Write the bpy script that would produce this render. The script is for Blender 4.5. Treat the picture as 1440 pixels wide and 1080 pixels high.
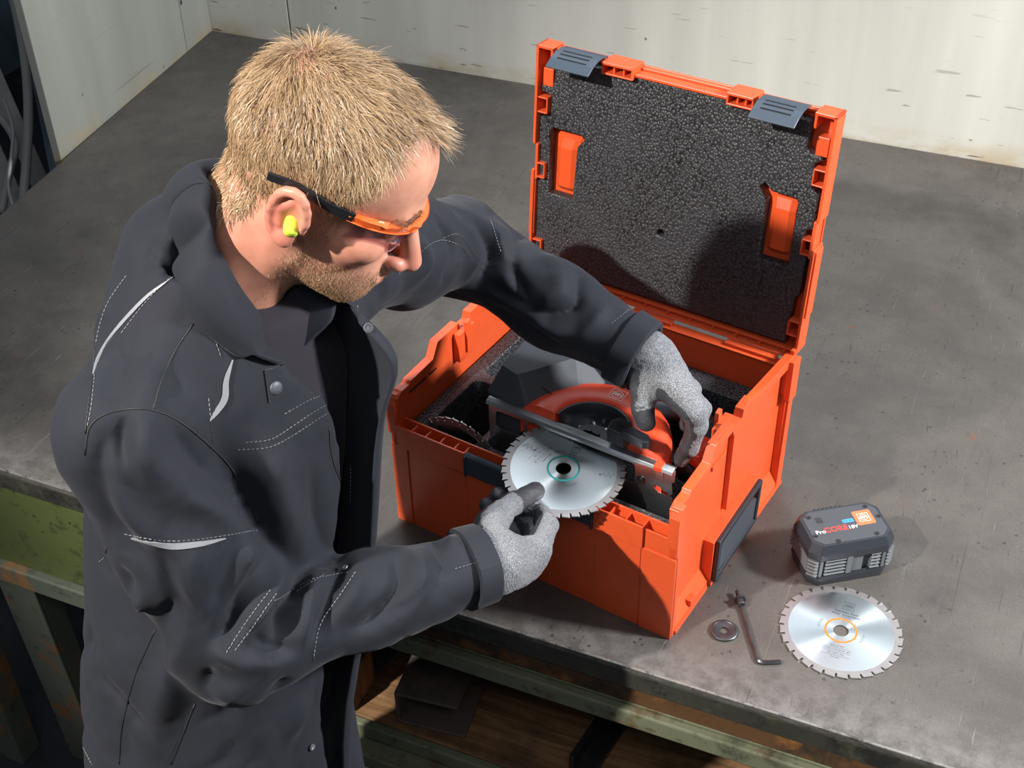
import bpy, bmesh, math, random
import numpy as np
from mathutils import Vector, Matrix
from mathutils.bvhtree import BVHTree

random.seed(7)
for _o in list(bpy.data.objects):
    bpy.data.objects.remove(_o)
SC = bpy.context.scene
COL = SC.collection
ZT = 0.90                                  # height of the bench top

# ------------------------------------------------------------------ camera
CAM_POS = Vector((0.2889, -1.1413, 2.2338))
CAM_R = Vector((0.9189, 0.3942, -0.0178))
CAM_U = Vector((-0.2293, 0.5703, 0.7888))
CAM_F = Vector((-0.3211, 0.7207, -0.6144))
F_PX = 1855.71
cam_data = bpy.data.cameras.new('camera')
cam_data.sensor_width = 36.0
cam_data.lens = F_PX / 1440.0 * 36.0
cam_data.clip_start = 0.05
cam = bpy.data.objects.new('camera', cam_data)
COL.objects.link(cam)
cam.matrix_world = Matrix(((CAM_R.x, CAM_U.x, -CAM_F.x, CAM_POS.x),
                           (CAM_R.y, CAM_U.y, -CAM_F.y, CAM_POS.y),
                           (CAM_R.z, CAM_U.z, -CAM_F.z, CAM_POS.z),
                           (0, 0, 0, 1)))
SC.camera = cam

# ------------------------------------------------------------------ world, lamps, exposure
world = bpy.data.worlds.new('workshop_air')
SC.world = world
world.use_nodes = True
world.node_tree.nodes['Background'].inputs[0].default_value = (0.62, 0.68, 0.78, 1)
world.node_tree.nodes['Background'].inputs[1].default_value = 0.11


def lamp(name, kind, loc, target, energy, color, size=0.3, size_y=None, spot=None, blend=0.5):
    d = bpy.data.lights.new(name, kind)
    d.energy = energy
    d.color = color
    if kind == 'AREA':
        d.size = size
        if size_y:
            d.shape = 'RECTANGLE'
            d.size_y = size_y
    else:
        d.shadow_soft_size = size
    if kind == 'SPOT':
        d.spot_size = math.radians(spot)
        d.spot_blend = blend
    o = bpy.data.objects.new(name, d)
    COL.objects.link(o)
    o.location = loc
    o.rotation_euler = (Vector(target) - Vector(loc)).to_track_quat('-Z', 'Y').to_euler()
    return o


# hard work lamp behind the left shoulder of the viewer (throws the head's shadow on the lid)
lamp('key_lamp', 'SPOT', (-1.30, -1.92, 3.14), (-0.15, 0.04, 1.06), 470, (1.0, 0.95, 0.88), size=0.04, spot=47, blend=0.75)
# lamp on the right hand side of the bench
lamp('side_lamp', 'AREA', (1.65, 0.35, 2.30), (0.0, 0.15, 1.0), 74, (0.98, 0.98, 1.0), size=0.25)
# cool area light added high at the back wall, for the blades to reflect
lamp('back_fill', 'AREA', (-0.70, 1.44, 2.40), (-0.45, -0.6, 1.55), 15, (0.80, 0.90, 1.0), size=2.4, size_y=0.9)
# fill light added above and behind the camera, lifts the surfaces facing it
lamp('front_fill', 'AREA', (0.4, -1.7, 3.5), (-0.1, 0.1, 0.9), 11, (0.95, 0.96, 1.0), size=1.8, size_y=0.6)

# unseen soft light added over the bench to brighten the zinc flange
lamp('overhead_fill', 'AREA', (-0.45, 0.75, 3.45), (-0.3, 0.3, 0.9), 15, (0.88, 0.94, 1.0), size=1.7, size_y=1.3)

SC.view_settings.view_transform = 'Standard'
SC.view_settings.look = 'None'
SC.view_settings.gamma = 1.0
SC.view_settings.use_curve_mapping = False
SC.view_settings.exposure = 0.35


# ------------------------------------------------------------------ helpers
def tag(o, label=None, cat=None, group=None, kind=None):
    if label: o['label'] = label
    if cat: o['category'] = cat
    if group: o['group'] = group
    if kind: o['kind'] = kind
    return o


def empty(name, loc=(0, 0, 0), rz=0.0, parent=None):
    o = bpy.data.objects.new(name, None)
    COL.objects.link(o)
    o.location = loc
    o.rotation_euler = (0, 0, rz)
    o.empty_display_size = 0.02
    o.parent = parent
    return o


def link_mesh(name, me, mat=None, parent=None, smooth=False):
    o = bpy.data.objects.new(name, me)
    COL.objects.link(o)
    if mat is not None:
        me.materials.clear()
        me.materials.append(mat)
    if smooth:
        me.polygons.foreach_set('use_smooth', [True] * len(me.polygons))
    o.parent = parent
    return o


def arr_mesh(name, V, F):
    """mesh from numpy vertex array and a list/array of faces (all same size)"""
    me = bpy.data.meshes.new(name)
    V = np.asarray(V, dtype=np.float32)
    F = np.asarray(F, dtype=np.int32)
    n = F.shape[1]
    me.vertices.add(len(V))
    me.vertices.foreach_set('co', V.ravel())
    me.loops.add(F.size)
    me.loops.foreach_set('vertex_index', F.ravel())
    me.polygons.add(len(F))
    me.polygons.foreach_set('loop_start', np.arange(0, F.size, n, dtype=np.int32))
    me.update(calc_edges=True)
    me.validate()
    return me


def bevel(o, w, seg=2, angle=35):
    m = o.modifiers.new('bevel', 'BEVEL')
    m.width = w
    m.segments = seg
    m.limit_method = 'ANGLE'
    m.angle_limit = math.radians(angle)
    m.harden_normals = False
    return o


class MB:
    """collects shapes into one mesh"""
    def __init__(self):
        self.v, self.f = [], []

    def add(self, vs, fs):
        b = len(self.v)
        self.v += [tuple(v) for v in vs]
        self.f += [tuple(i + b for i in f) for f in fs]
        return self

    def box(self, x0, x1, y0, y1, z0, z1, M=None):
        vs = [Vector((x, y, z)) for z in (z0, z1) for x, y in ((x0, y0), (x1, y0), (x1, y1), (x0, y1))]
        if M is not None:
            vs = [M @ v for v in vs]
        return self.add(vs, [(3, 2, 1, 0), (4, 5, 6, 7), (0, 1, 5, 4), (1, 2, 6, 5), (2, 3, 7, 6), (3, 0, 4, 7)])

    def prism(self, poly, a, b, axis='z', M=None):
        """poly 2-D, extruded from a to b on the axis: x -> (y,z), y -> (x,z), z -> (x,y)"""
        n = len(poly)
        def mk(p, t):
            if axis == 'x': return Vector((t, p[0], p[1]))
            if axis == 'y': return Vector((p[0], t, p[1]))
            return Vector((p[0], p[1], t))
        vs = [mk(p, a) for p in poly] + [mk(p, b) for p in poly]
        if M is not None:
            vs = [M @ v for v in vs]
        fs = [tuple(range(n))[::-1], tuple(range(n, 2 * n))] + [(i, (i + 1) % n, n + (i + 1) % n, n + i) for i in range(n)]
        return self.add(vs, fs)

    def tube(self, pts, r, n=8, cap=True):
        pts = [Vector(p) for p in pts]
        rs = r if isinstance(r, (list, tuple)) else [r] * len(pts)
        up = None
        b = len(self.v)
        for i, p in enumerate(pts):
            t = (pts[min(i + 1, len(pts) - 1)] - pts[max(i - 1, 0)]).normalized()
            if up is None:
                up = t.orthogonal().normalized()
            up = (up - t * up.dot(t)).normalized()
            s = t.cross(up)
            for k in range(n):
                a = 2 * math.pi * k / n
                self.v.append(tuple(p + (up * math.cos(a) + s * math.sin(a)) * rs[i]))
        for i in range(len(pts) - 1):
            for k in range(n):
                self.f.append((b + i * n + k, b + i * n + (k + 1) % n, b + (i + 1) * n + (k + 1) % n, b + (i + 1) * n + k))
        if cap:
            self.f.append(tuple(b + k for k in range(n))[::-1])
            self.f.append(tuple(b + (len(pts) - 1) * n + k for k in range(n)))
        return self

    def lathe(self, prof, n=32, c=(0, 0, 0), close=False):
        """profile of (radius, z) turned about z"""
        b = len(self.v)
        m = len(prof)
        for r, z in prof:
            for k in range(n):
                a = 2 * math.pi * k / n
                self.v.append((c[0] + r * math.cos(a), c[1] + r * math.sin(a), c[2] + z))
        for i in range(m if close else m - 1):
            j = (i + 1) % m
            for k in range(n):
                self.f.append((b + i * n + k, b + i * n + (k + 1) % n, b + j * n + (k + 1) % n, b + j * n + k))
        if not close:
            self.f.append(tuple(b + k for k in range(n))[::-1])
            self.f.append(tuple(b + (m - 1) * n + k for k in range(n)))
        return self

    def strip(self, a, b_):
        """quads between two polylines"""
        n = len(a)
        return self.add(list(a) + list(b_), [(i, i + 1, n + i + 1, n + i) for i in range(n - 1)])

    def build(self, name, mat, parent=None, smooth=False, bev=0, seg=2, M=None, recalc=True):
        me = bpy.data.meshes.new(name)
        vs = self.v if M is None else [tuple(M @ Vector(v)) for v in self.v]
        me.from_pydata(vs, [], self.f)
        if recalc:
            bm = bmesh.new()
            bm.from_mesh(me)
            bmesh.ops.recalc_face_normals(bm, faces=bm.faces)
            bm.to_mesh(me)
            bm.free()
        o = link_mesh(name, me, mat, parent, smooth)
        if bev:
            bevel(o, bev, seg)
            if smooth:
                pass
        return o


def shade_auto(o, ang=35):
    o.data.polygons.foreach_set('use_smooth', [True] * len(o.data.polygons))
    o.data.set_sharp_from_angle(angle=math.radians(ang))
    return o


def plate(name, outlines, z0, z1, mat, parent=None, bev=0.0, M=None, res=1):
    """flat plate with holes: closed 2-D outlines filled and extruded between z0 and z1"""
    cu = bpy.data.curves.new(name, 'CURVE')
    cu.dimensions = '2D'
    cu.fill_mode = 'BOTH'
    h = (z1 - z0) / 2
    cu.extrude = max(h - bev, 1e-5)
    cu.bevel_depth = bev
    cu.bevel_resolution = res
    cu.offset = -bev
    for poly in outlines:
        s = cu.splines.new('POLY')
        s.points.add(len(poly) - 1)
        for p, q in zip(s.points, poly):
            p.co = (q[0], q[1], 0, 1)
        s.use_cyclic_u = True
    return curve_to_mesh(name, cu, mat, parent, (Matrix.Translation((0, 0, (z0 + z1) / 2)) if M is None else M @ Matrix.Translation((0, 0, (z0 + z1) / 2))))


def curve_to_mesh(name, cu, mat, parent, M):
    t = bpy.data.objects.new('tmp', cu)
    COL.objects.link(t)
    dg = bpy.context.evaluated_depsgraph_get()
    me = bpy.data.meshes.new_from_object(t.evaluated_get(dg))
    bpy.data.objects.remove(t)
    bpy.data.curves.remove(cu)
    me.name = name
    me.transform(M)
    return link_mesh(name, me, mat, parent)


def text(name, body, size, M, mat, parent, extrude=0.0001, align='CENTER', shear=0.0, spacing=1.0, bold=0.0):
    cu = bpy.data.curves.new(name, 'FONT')
    cu.body = body
    cu.size = size
    cu.align_x = align
    cu.align_y = 'CENTER'
    cu.shear = shear
    cu.extrude = extrude
    cu.space_character = spacing
    cu.offset = bold
    cu.resolution_u = 3
    return curve_to_mesh(name, cu, mat, parent, M)


def circ(cx, cy, r, n=32, a0=0.0, a1=2 * math.pi, close=True):
    m = n if close else n + 1
    return [(cx + r * math.cos(a0 + (a1 - a0) * k / n), cy + r * math.sin(a0 + (a1 - a0) * k / n)) for k in range(m)]


def rrect(x0, y0, x1, y1, r, n=4):
    out = []
    for cx, cy, a in ((x1 - r, y1 - r, 0), (x0 + r, y1 - r, 90), (x0 + r, y0 + r, 180), (x1 - r, y0 + r, 270)):
        for k in range(n + 1):
            t = math.radians(a + 90 * k / n)
            out.append((cx + r * math.cos(t), cy + r * math.sin(t)))
    return out


def basis(o, x, y, z):
    return Matrix(((x[0], y[0], z[0], o[0]), (x[1], y[1], z[1], o[1]), (x[2], y[2], z[2], o[2]), (0, 0, 0, 1)))


# ------------------------------------------------------------------ materials
class NT:
    def __init__(self, name):
        self.m = bpy.data.materials.new(name)
        self.m.use_nodes = True
        self.t = self.m.node_tree
        self.b = self.t.nodes['Principled BSDF']
        self._tc = None

    def n(self, typ, **kw):
        x = self.t.nodes.new(typ)
        for k, v in kw.items():
            setattr(x, k, v)
        return x

    def l(self, a, b):
        self.t.links.new(a, b)

    def obj(self):
        if self._tc is None:
            self._tc = self.n('ShaderNodeTexCoord')
        return self._tc.outputs['Object']

    def mapping(self, scale=(1, 1, 1), rot=(0, 0, 0), loc=(0, 0, 0)):
        m = self.n('ShaderNodeMapping')
        m.inputs['Scale'].default_value = scale
        m.inputs['Rotation'].default_value = rot
        m.inputs['Location'].default_value = loc
        self.l(self.obj(), m.inputs[0])
        return m.outputs[0]

    def noise(self, scale, detail=4, rough=0.55, vec=None, dist=0.0):
        x = self.n('ShaderNodeTexNoise')
        x.inputs['Scale'].default_value = scale
        x.inputs['Detail'].default_value = detail
        x.inputs['Roughness'].default_value = rough
        x.inputs['Distortion'].default_value = dist
        self.l(vec if vec is not None else self.obj(), x.inputs['Vector'])
        return x.outputs['Fac']

    def voro(self, scale, feature='F1', out='Distance', vec=None, rnd=1.0):
        x = self.n('ShaderNodeTexVoronoi', feature=feature)
        x.inputs['Scale'].default_value = scale
        x.inputs['Randomness'].default_value = rnd
        self.l(vec if vec is not None else self.obj(), x.inputs['Vector'])
        return x.outputs[out]

    def ramp(self, fac, stops, interp='LINEAR'):
        x = self.n('ShaderNodeValToRGB')
        x.color_ramp.interpolation = interp
        els = x.color_ramp.elements
        while len(els) < len(stops):
            els.new(0.5)
        for e, (p, c) in zip(els, stops):
            e.position = p
            e.color = c if len(c) == 4 else (*c, 1)
        self.l(fac, x.inputs[0])
        return x.outputs[0]

    def mix(self, fac, a, b, mode='MIX'):
        x = self.n('ShaderNodeMix', data_type='RGBA', blend_type=mode)
        if hasattr(fac, 'is_linked') or hasattr(fac, 'links'):
            self.l(fac, x.inputs[0])
        else:
            x.inputs[0].default_value = fac
        for s, i in ((a, 6), (b, 7)):
            if isinstance(s, (tuple, list)):
                x.inputs[i].default_value = (*s[:3], 1)
            else:
                self.l(s, x.inputs[i])
        return x.outputs[2]

    def math(self, op, a, b=0.0, clamp=False):
        x = self.n('ShaderNodeMath', operation=op, use_clamp=clamp)
        for s, i in ((a, 0), (b, 1)):
            if isinstance(s, (int, float)):
                x.inputs[i].default_value = s
            else:
                self.l(s, x.inputs[i])
        return x.outputs[0]

    def base(self, c):
        if isinstance(c, (tuple, list)):
            self.b.inputs['Base Color'].default_value = (*c[:3], 1)
        else:
            self.l(c, self.b.inputs['Base Color'])
        return self

    def set(self, **kw):
        names = dict(rough='Roughness', metal='Metallic', spec='Specular IOR Level', sheen='Sheen Weight',
                     sheen_rough='Sheen Roughness', coat='Coat Weight', trans='Transmission Weight', ior='IOR', aniso='Anisotropic',
                     sss='Subsurface Weight', alpha='Alpha')
        for k, v in kw.items():
            s = self.b.inputs[names[k]]
            if isinstance(v, (int, float)):
                s.default_value = v
            else:
                self.l(v, s)
        return self

    def bump(self, h, strength=0.3, dist=0.002):
        x = self.n('ShaderNodeBump')
        x.inputs['Strength'].default_value = strength
        x.inputs['Distance'].default_value = dist
        self.l(h, x.inputs['Height'])
        prev = self.b.inputs['Normal']
        if prev.is_linked:
            self.l(prev.links[0].from_socket, x.inputs['Normal'])
        self.l(x.outputs[0], prev)
        return self


MT = {}


def simple(key, col, rough=0.5, metal=0.0, var=0.0, vscale=30, bump=0.0, bscale=300, bdist=0.001, **kw):
    t = NT(key)
    if var:
        f = t.noise(vscale, 5)
        c2 = tuple(max(0, x * (1 - var)) for x in col)
        c3 = tuple(min(1, x * (1 + var)) for x in col)
        t.base(t.ramp(f, [(0.3, c2), (0.7, c3)]))
    else:
        t.base(col)
    t.set(rough=rough, metal=metal, **kw)
    if bump:
        t.bump(t.noise(bscale, 3), bump, bdist)
    MT[key] = t.m
    return t.m


simple('orange', (0.68, 0.090, 0.024), 0.36, var=0.05, vscale=40, bump=0.12, bscale=900, bdist=0.0004)
simple('orange_gloss', (0.72, 0.09, 0.022), 0.22)
simple('orange_saw', (0.76, 0.070, 0.025), 0.33, bump=0.1, bscale=1200, bdist=0.0003)
simple('black_plastic', (0.022, 0.026, 0.033), 0.38, bump=0.15, bscale=1500, bdist=0.0003)
simple('blue_black', (0.035, 0.052, 0.075), 0.42, bump=0.15, bscale=1500, bdist=0.0003)
simple('grey_plastic', (0.048, 0.055, 0.065), 0.6, bump=0.2, bscale=1500, bdist=0.0003)
simple('mid_grey', (0.115, 0.125, 0.132), 0.5, bump=0.2, bscale=1500, bdist=0.0003)
simple('dark_steel', (0.09, 0.092, 0.10), 0.38, 0.85, var=0.3, vscale=60)
simple('zinc', (0.80, 0.84, 0.86), 0.30, 1.0, var=0.06, vscale=18)
simple('white_print', (0.82, 0.83, 0.84), 0.6)
simple('black_print', (0.03, 0.035, 0.045), 0.6)
simple('red_print', (0.75, 0.05, 0.04), 0.5)
simple('blue_print', (0.05, 0.30, 0.62), 0.5)
simple('teal_print', (0.01, 0.23, 0.22), 0.45)
simple('amber_print', (0.52, 0.16, 0.01), 0.5)
simple('sticker_orange', (0.88, 0.15, 0.06), 0.5)
simple('carbide', (0.55, 0.53, 0.53), 0.35, 1.0)
simple('black_rubber', (0.012, 0.013, 0.015), 0.6)


def foam_mat():
    t = NT('foam')
    v = t.voro(270, 'F1')
    c = t.ramp(v, [(0.0, (0.075, 0.077, 0.082)), (0.5, (0.030, 0.031, 0.034)), (0.85, (0.004, 0.004, 0.005))])
    n = t.noise(14, 4)
    c = t.mix(t.ramp(n, [(0.4, (0, 0, 0)), (0.75, (1, 1, 1))]), c, (0.04, 0.042, 0.047))
    t.base(c)
    t.set(rough=0.42, spec=0.6)
    inv = t.math('SUBTRACT', 1.0, v)
    t.bump(inv, 0.8, 0.0018)
    MT['foam'] = t.m


foam_mat()


def table_mat():
    t = NT('bench_steel')
    big = t.noise(2.2, 6, 0.6, dist=0.6)
    col = t.ramp(big, [(0.25, (0.050, 0.045, 0.041)), (0.5, (0.092, 0.083, 0.075)), (0.75, (0.145, 0.131, 0.118))])
    mid = t.noise(14, 6, 0.65)
    col = t.mix(t.ramp(mid, [(0.45, (0, 0, 0)), (0.8, (0.7, 0.7, 0.7))]), col, (0.14, 0.127, 0.115))
    stain = t.noise(5.5, 5, 0.6, t.mapping(loc=(3.1, 1.7, 0)))
    col = t.mix(t.ramp(stain, [(0.62, (0, 0, 0)), (0.75, (0.7, 0.7, 0.7))]), col, (0.048, 0.042, 0.042))
    fine = t.noise(420, 3, 0.75)
    col = t.mix(t.ramp(fine, [(0.34, (0.5, 0.5, 0.5)), (0.5, (0, 0, 0))]), col, (0.05, 0.047, 0.046))
    col = t.mix(t.ramp(fine, [(0.56, (0, 0, 0)), (0.72, (0.3, 0.3, 0.3))]), col, (0.20, 0.19, 0.178))
    # rust specks
    rs = t.voro(7, 'F1', vec=t.mapping(loc=(0.3, 0.6, 0)))
    rn = t.noise(60, 4)
    rust = t.math('MULTIPLY', t.ramp(rs, [(0.03, (1, 1, 1)), (0.09, (0, 0, 0))]), t.ramp(rn, [(0.5, (0, 0, 0)), (0.62, (1, 1, 1))]))
    col = t.mix(rust, col, (0.20, 0.075, 0.03))
    # worn, brighter metal along the front edge
    sep = t.n('ShaderNodeSeparateXYZ')
    t.l(t.obj(), sep.inputs[0])
    wn = t.math('MULTIPLY', t.ramp(t.math('ADD', sep.outputs['Y'], 0.066), [(0.0, (1, 1, 1)), (0.10, (0, 0, 0))]), t.ramp(t.noise(38, 6, 0.7), [(0.38, (0, 0, 0)), (0.62, (1, 1, 1))]))
    col = t.mix(t.math('MULTIPLY', wn, 0.6), col, (0.24, 0.23, 0.22))
    # scratches in many directions, some bright, some dark
    scr, dk = None, None
    for k, (ang, across, along, th) in enumerate(((0.35, 330, 9, 0.735), (1.15, 300, 14, 0.735), (1.9, 360, 11, 0.74), (2.65, 280, 16, 0.735), (0.8, 190, 3.4, 0.745), (2.2, 210, 4.2, 0.745),
                                                  (0.1, 260, 18, 0.725), (1.5, 240, 22, 0.725), (2.4, 170, 3.8, 0.735), (0.95, 150, 3.2, 0.74))):
        m = t.mapping(scale=(across, along, 1), rot=(0, 0, ang), loc=(k * 3.7, k * 1.9, 0))
        s_ = t.ramp(t.noise(1.0, 2, 0.5, m, 0.6), [(th - 0.012, (0, 0, 0)), (th + 0.012, (1, 1, 1))])
        if k < 6:
            scr = s_ if scr is None else t.math('MAXIMUM', scr, s_)
        else:
            dk = s_ if dk is None else t.math('MAXIMUM', dk, s_)
    col = t.mix(t.math('MULTIPLY', scr, 0.24), col, (0.25, 0.24, 0.23))
    col = t.mix(t.math('MULTIPLY', dk, 0.7), col, (0.035, 0.032, 0.032))
    # small dents
    dv = t.voro(60, 'F1')
    dents = t.ramp(dv, [(0.10, (1, 1, 1)), (0.2, (0, 0, 0))])
    dm = t.math('MULTIPLY', dents, t.ramp(t.noise(9, 3), [(0.45, (0, 0, 0)), (0.6, (1, 1, 1))]))
    col = t.mix(t.math('MULTIPLY', dm, 0.75), col, (0.03, 0.028, 0.028))
    t.base(col)
    t.set(rough=t.ramp(mid, [(0.3, (0.58, 0.58, 0.58)), (0.8, (0.42, 0.42, 0.42))]), metal=0.35)
    t.bump(t.noise(240, 4, 0.7), 0.16, 0.0012)
    t.bump(t.math('SUBTRACT', 0.0, t.math('MAXIMUM', scr, dm)), 0.4, 0.001)
    MT['bench_steel'] = t.m


table_mat()


def grime_mat(key, base, dark, rust=None, spots=None, scale=9, rough=0.6, th=(0.5, 0.62), metal=0.0):
    t = NT(key)
    n1 = t.noise(scale, 7, 0.68)
    n2 = t.noise(scale * 6, 6, 0.7)
    col = t.ramp(t.noise(scale * 0.4, 4), [(0.3, tuple(0.72 * x for x in base)), (0.7, tuple(min(1, 1.2 * x) for x in base))])
    col = t.mix(t.ramp(n1, [(th[0], (0, 0, 0)), (th[1], (1, 1, 1))]), col, dark)
    col = t.mix(t.ramp(n2, [(0.56, (0, 0, 0)), (0.66, (0.8, 0.8, 0.8))]), col, dark)
    if rust:
        n3 = t.noise(scale * 1.7, 6, 0.65, t.mapping(loc=(4, 2, 7)))
        col = t.mix(t.ramp(n3, [(0.55, (0, 0, 0)), (0.68, (1, 1, 1))]), col, rust)
    if spots:
        v = t.voro(34, 'F1')
        col = t.mix(t.ramp(v, [(0.07, (1, 1, 1)), (0.11, (0, 0, 0))]), col, spots)
    t.base(col)
    t.set(rough=rough, metal=metal)
    t.bump(n2, 0.35, 0.0015)
    MT[key] = t.m


grime_mat('green_paint', (0.095, 0.122, 0.042), (0.042, 0.045, 0.022), None, (0.05, 0.03, 0.02), 5, 0.45, (0.58, 0.72))
grime_mat('edge_grime', (0.055, 0.055, 0.042), (0.022, 0.022, 0.02), (0.085, 0.085, 0.055), None, 12, 0.55, metal=0.2)
grime_mat('olive_rail', (0.15, 0.162, 0.10), (0.04, 0.042, 0.028), (0.10, 0.05, 0.02), None, 7, 0.55, (0.6, 0.75))
grime_mat('grey_green', (0.12, 0.135, 0.105), (0.06, 0.065, 0.055), (0.30, 0.13, 0.04), None, 6, 0.5, (0.62, 0.75))
grime_mat('rust_strip', (0.10, 0.048, 0.018), (0.022, 0.018, 0.014), (0.24, 0.105, 0.03), None, 8, 0.6)
grime_mat('rust_steel', (0.15, 0.115, 0.10), (0.07, 0.06, 0.055), (0.24, 0.14, 0.09), None, 8, 0.45, metal=0.15)
grime_mat('floor_concrete', (0.032, 0.036, 0.044), (0.018, 0.02, 0.025), (0.05, 0.055, 0.062), None, 2.5, 0.7)


def wood_mat(key, a, b, axis_scale=(3, 40, 40)):
    t = NT(key)
    m = t.mapping(scale=axis_scale)
    w = t.noise(1.6, 7, 0.62, m, 0.8)
    col = t.ramp(w, [(0.28, tuple(0.35 * x for x in a)), (0.5, a), (0.72, b)])
    st = t.noise(7, 5, 0.6)
    col = t.mix(t.ramp(st, [(0.5, (0, 0, 0)), (0.68, (0.85, 0.85, 0.85))]), col, (0.025, 0.017, 0.012))
    t.base(col)
    t.set(rough=0.65)
    t.bump(w, 0.3, 0.002)
    MT[key] = t.m


wood_mat('shelf_wood', (0.22, 0.115, 0.05), (0.36, 0.21, 0.10))
wood_mat('block_wood', (0.26, 0.11, 0.05), (0.34, 0.16, 0.08), (30, 30, 3))


def wall_mat(key, base, seedloc):
    t = NT(key)
    sep = t.n('ShaderNodeSeparateXYZ')
    t.l(t.obj(), sep.inputs[0])
    z = sep.outputs['Z']
    # soft vertical streaks
    st = t.noise(1.0, 4, 0.55, t.mapping(scale=(9, 9, 0.7), loc=seedloc))
    col = t.ramp(st, [(0.3, tuple(0.86 * x for x in base)), (0.7, tuple(min(1, 1.06 * x) for x in base))])
    low = t.ramp(z, [(0.0, (1, 1, 1)), (0.16, (0.35, 0.35, 0.35)), (0.34, (0, 0, 0))])
    # rust bleeding at the foot of the sheet
    rb = t.noise(1.0, 5, 0.65, t.mapping(scale=(7, 7, 16), loc=seedloc))
    foot = t.math('MULTIPLY', t.ramp(z, [(0.0, (1, 1, 1)), (0.05, (0.0, 0.0, 0.0))]), t.ramp(rb, [(0.42, (0, 0, 0)), (0.6, (1, 1, 1))]))
    col = t.mix(t.math('MULTIPLY', foot, 0.7), col, (0.36, 0.27, 0.14))
    # horizontal and slanting scuffs, denser near the bench
    sc = None
    for k, (rx, s1, s2, th) in enumerate(((0.05, 16, 130, 0.665), (-0.15, 24, 160, 0.68), (1.35, 22, 120, 0.715))):
        m = t.mapping(scale=(s1, 1, s2), rot=(0, rx, 0), loc=(k * 2.3 + seedloc[0], 0, k))
        s = t.ramp(t.noise(0.55, 3, 0.6, m), [(th, (0, 0, 0)), (th + 0.03, (1, 1, 1))])
        sc = s if sc is None else t.math('MAXIMUM', sc, s)
    sc = t.math('MULTIPLY', sc, t.math('ADD', t.math('MULTIPLY', low, 0.8), 0.1))
    col = t.mix(sc, col, (0.12, 0.09, 0.06))
    v = t.voro(9, 'F1', vec=t.mapping(scale=(1, 1, 0.7), loc=seedloc))
    col = t.mix(t.ramp(v, [(0.018, (1, 1, 1)), (0.032, (0, 0, 0))]), col, (0.10, 0.09, 0.075))
    t.base(col)
    t.set(rough=0.42, spec=0.4)
    t.bump(t.noise(3.5, 2), 0.12, 0.01)
    MT[key] = t.m


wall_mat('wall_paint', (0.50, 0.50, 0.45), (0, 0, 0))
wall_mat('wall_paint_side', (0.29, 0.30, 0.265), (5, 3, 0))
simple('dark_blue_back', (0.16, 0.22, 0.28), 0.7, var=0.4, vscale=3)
simple('hose_grey', (0.30, 0.30, 0.29), 0.5)
simple('brace_grey', (0.36, 0.36, 0.34), 0.6, var=0.2)
grime_mat('worn_metal', (0.30, 0.29, 0.27), (0.09, 0.085, 0.08), None, None, 26, 0.4, (0.5, 0.6), metal=0.6)
# ------------------------------------------------------------------ the room
YE, YW = -0.066, 1.483           # front edge of the bench, back wall
XL = -1.69
ZS = 0.55                         # lower shelf

fl = MB().box(-5, 4, -4, 3.0, -0.1, 0.0).build('floor', MT['floor_concrete'])
tag(fl, kind='structure')

wall = empty('wall_back', (0, YW, ZT))
tag(wall, kind='structure')
MB().box(-1.455, 3.6, 0.0, 0.03, -0.9, 2.2).build('sheet_panel', MT['wall_paint'], wall, bev=0.002)
MB().box(-2.1, -1.459, 0.001, 0.031, -0.9, 2.2).build('sheet_panel', MT['wall_paint'], wall, bev=0.002)
MB().box(-1.4615, -1.4525, 0.012, 0.03, -0.9, 2.2).build('seam_strip', MT['dark_steel'], wall)

# side sheet that follows the slanting left end of the bench
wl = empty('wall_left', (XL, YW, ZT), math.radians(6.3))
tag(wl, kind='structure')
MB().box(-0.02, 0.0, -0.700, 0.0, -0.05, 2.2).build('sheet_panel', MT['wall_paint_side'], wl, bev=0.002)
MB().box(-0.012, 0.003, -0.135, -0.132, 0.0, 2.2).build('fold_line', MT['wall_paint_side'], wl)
for k, (yy, zz) in enumerate(((-0.125, 0.12),)):
    b = MB().lathe([(0.0055, 0.0), (0.0055, 0.0015), (0.003, 0.003)], 10).build('rivet', MT['dark_steel'], wl)
    b.location = (0.0005, yy, zz)
    b.rotation_euler = (0, math.pi / 2, 0)

# dim corner beyond the side sheet
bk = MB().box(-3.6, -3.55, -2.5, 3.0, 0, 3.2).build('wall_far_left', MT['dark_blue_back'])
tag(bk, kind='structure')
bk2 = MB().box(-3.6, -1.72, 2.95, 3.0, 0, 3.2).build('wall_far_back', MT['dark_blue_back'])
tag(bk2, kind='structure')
def smooth_path(pts, n=8):
    """Catmull-Rom through the points"""
    P = [Vector(p) for p in pts]
    P = [P[0] * 2 - P[1]] + P + [P[-1] * 2 - P[-2]]
    out = []
    for i in range(1, len(P) - 2):
        for k in range(n):
            t = k / n
            a, b, c, d = P[i - 1], P[i], P[i + 1], P[i + 2]
            out.append(0.5 * ((2 * b) + (c - a) * t + (2 * a - 5 * b + 4 * c - d) * t * t + (3 * b - a - 3 * c + d) * t ** 3))
    out.append(P[-2])
    return out


def at_depth(px, py, d):
    """world point seen at a photo position, at a given distance in front of the camera"""
    return CAM_POS + (CAM_F + CAM_R * ((px - 720.0) / F_PX) - CAM_U * ((py - 540.0) / F_PX)) * d


def flat_bar(name, a, b, w, mat):
    d = (b - a).normalized()
    n = (CAM_POS - a).normalized()
    s = d.cross(n).normalized()
    n = s.cross(d)
    M = basis(a, d, s, n)
    L = (b - a).length
    return MB().box(0, L, -w / 2, w / 2, -0.004, 0.004, M).box(0, L, w / 2 - 0.008, w / 2, -0.045, -0.004, M).build(name, mat, bev=0.002)


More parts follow.
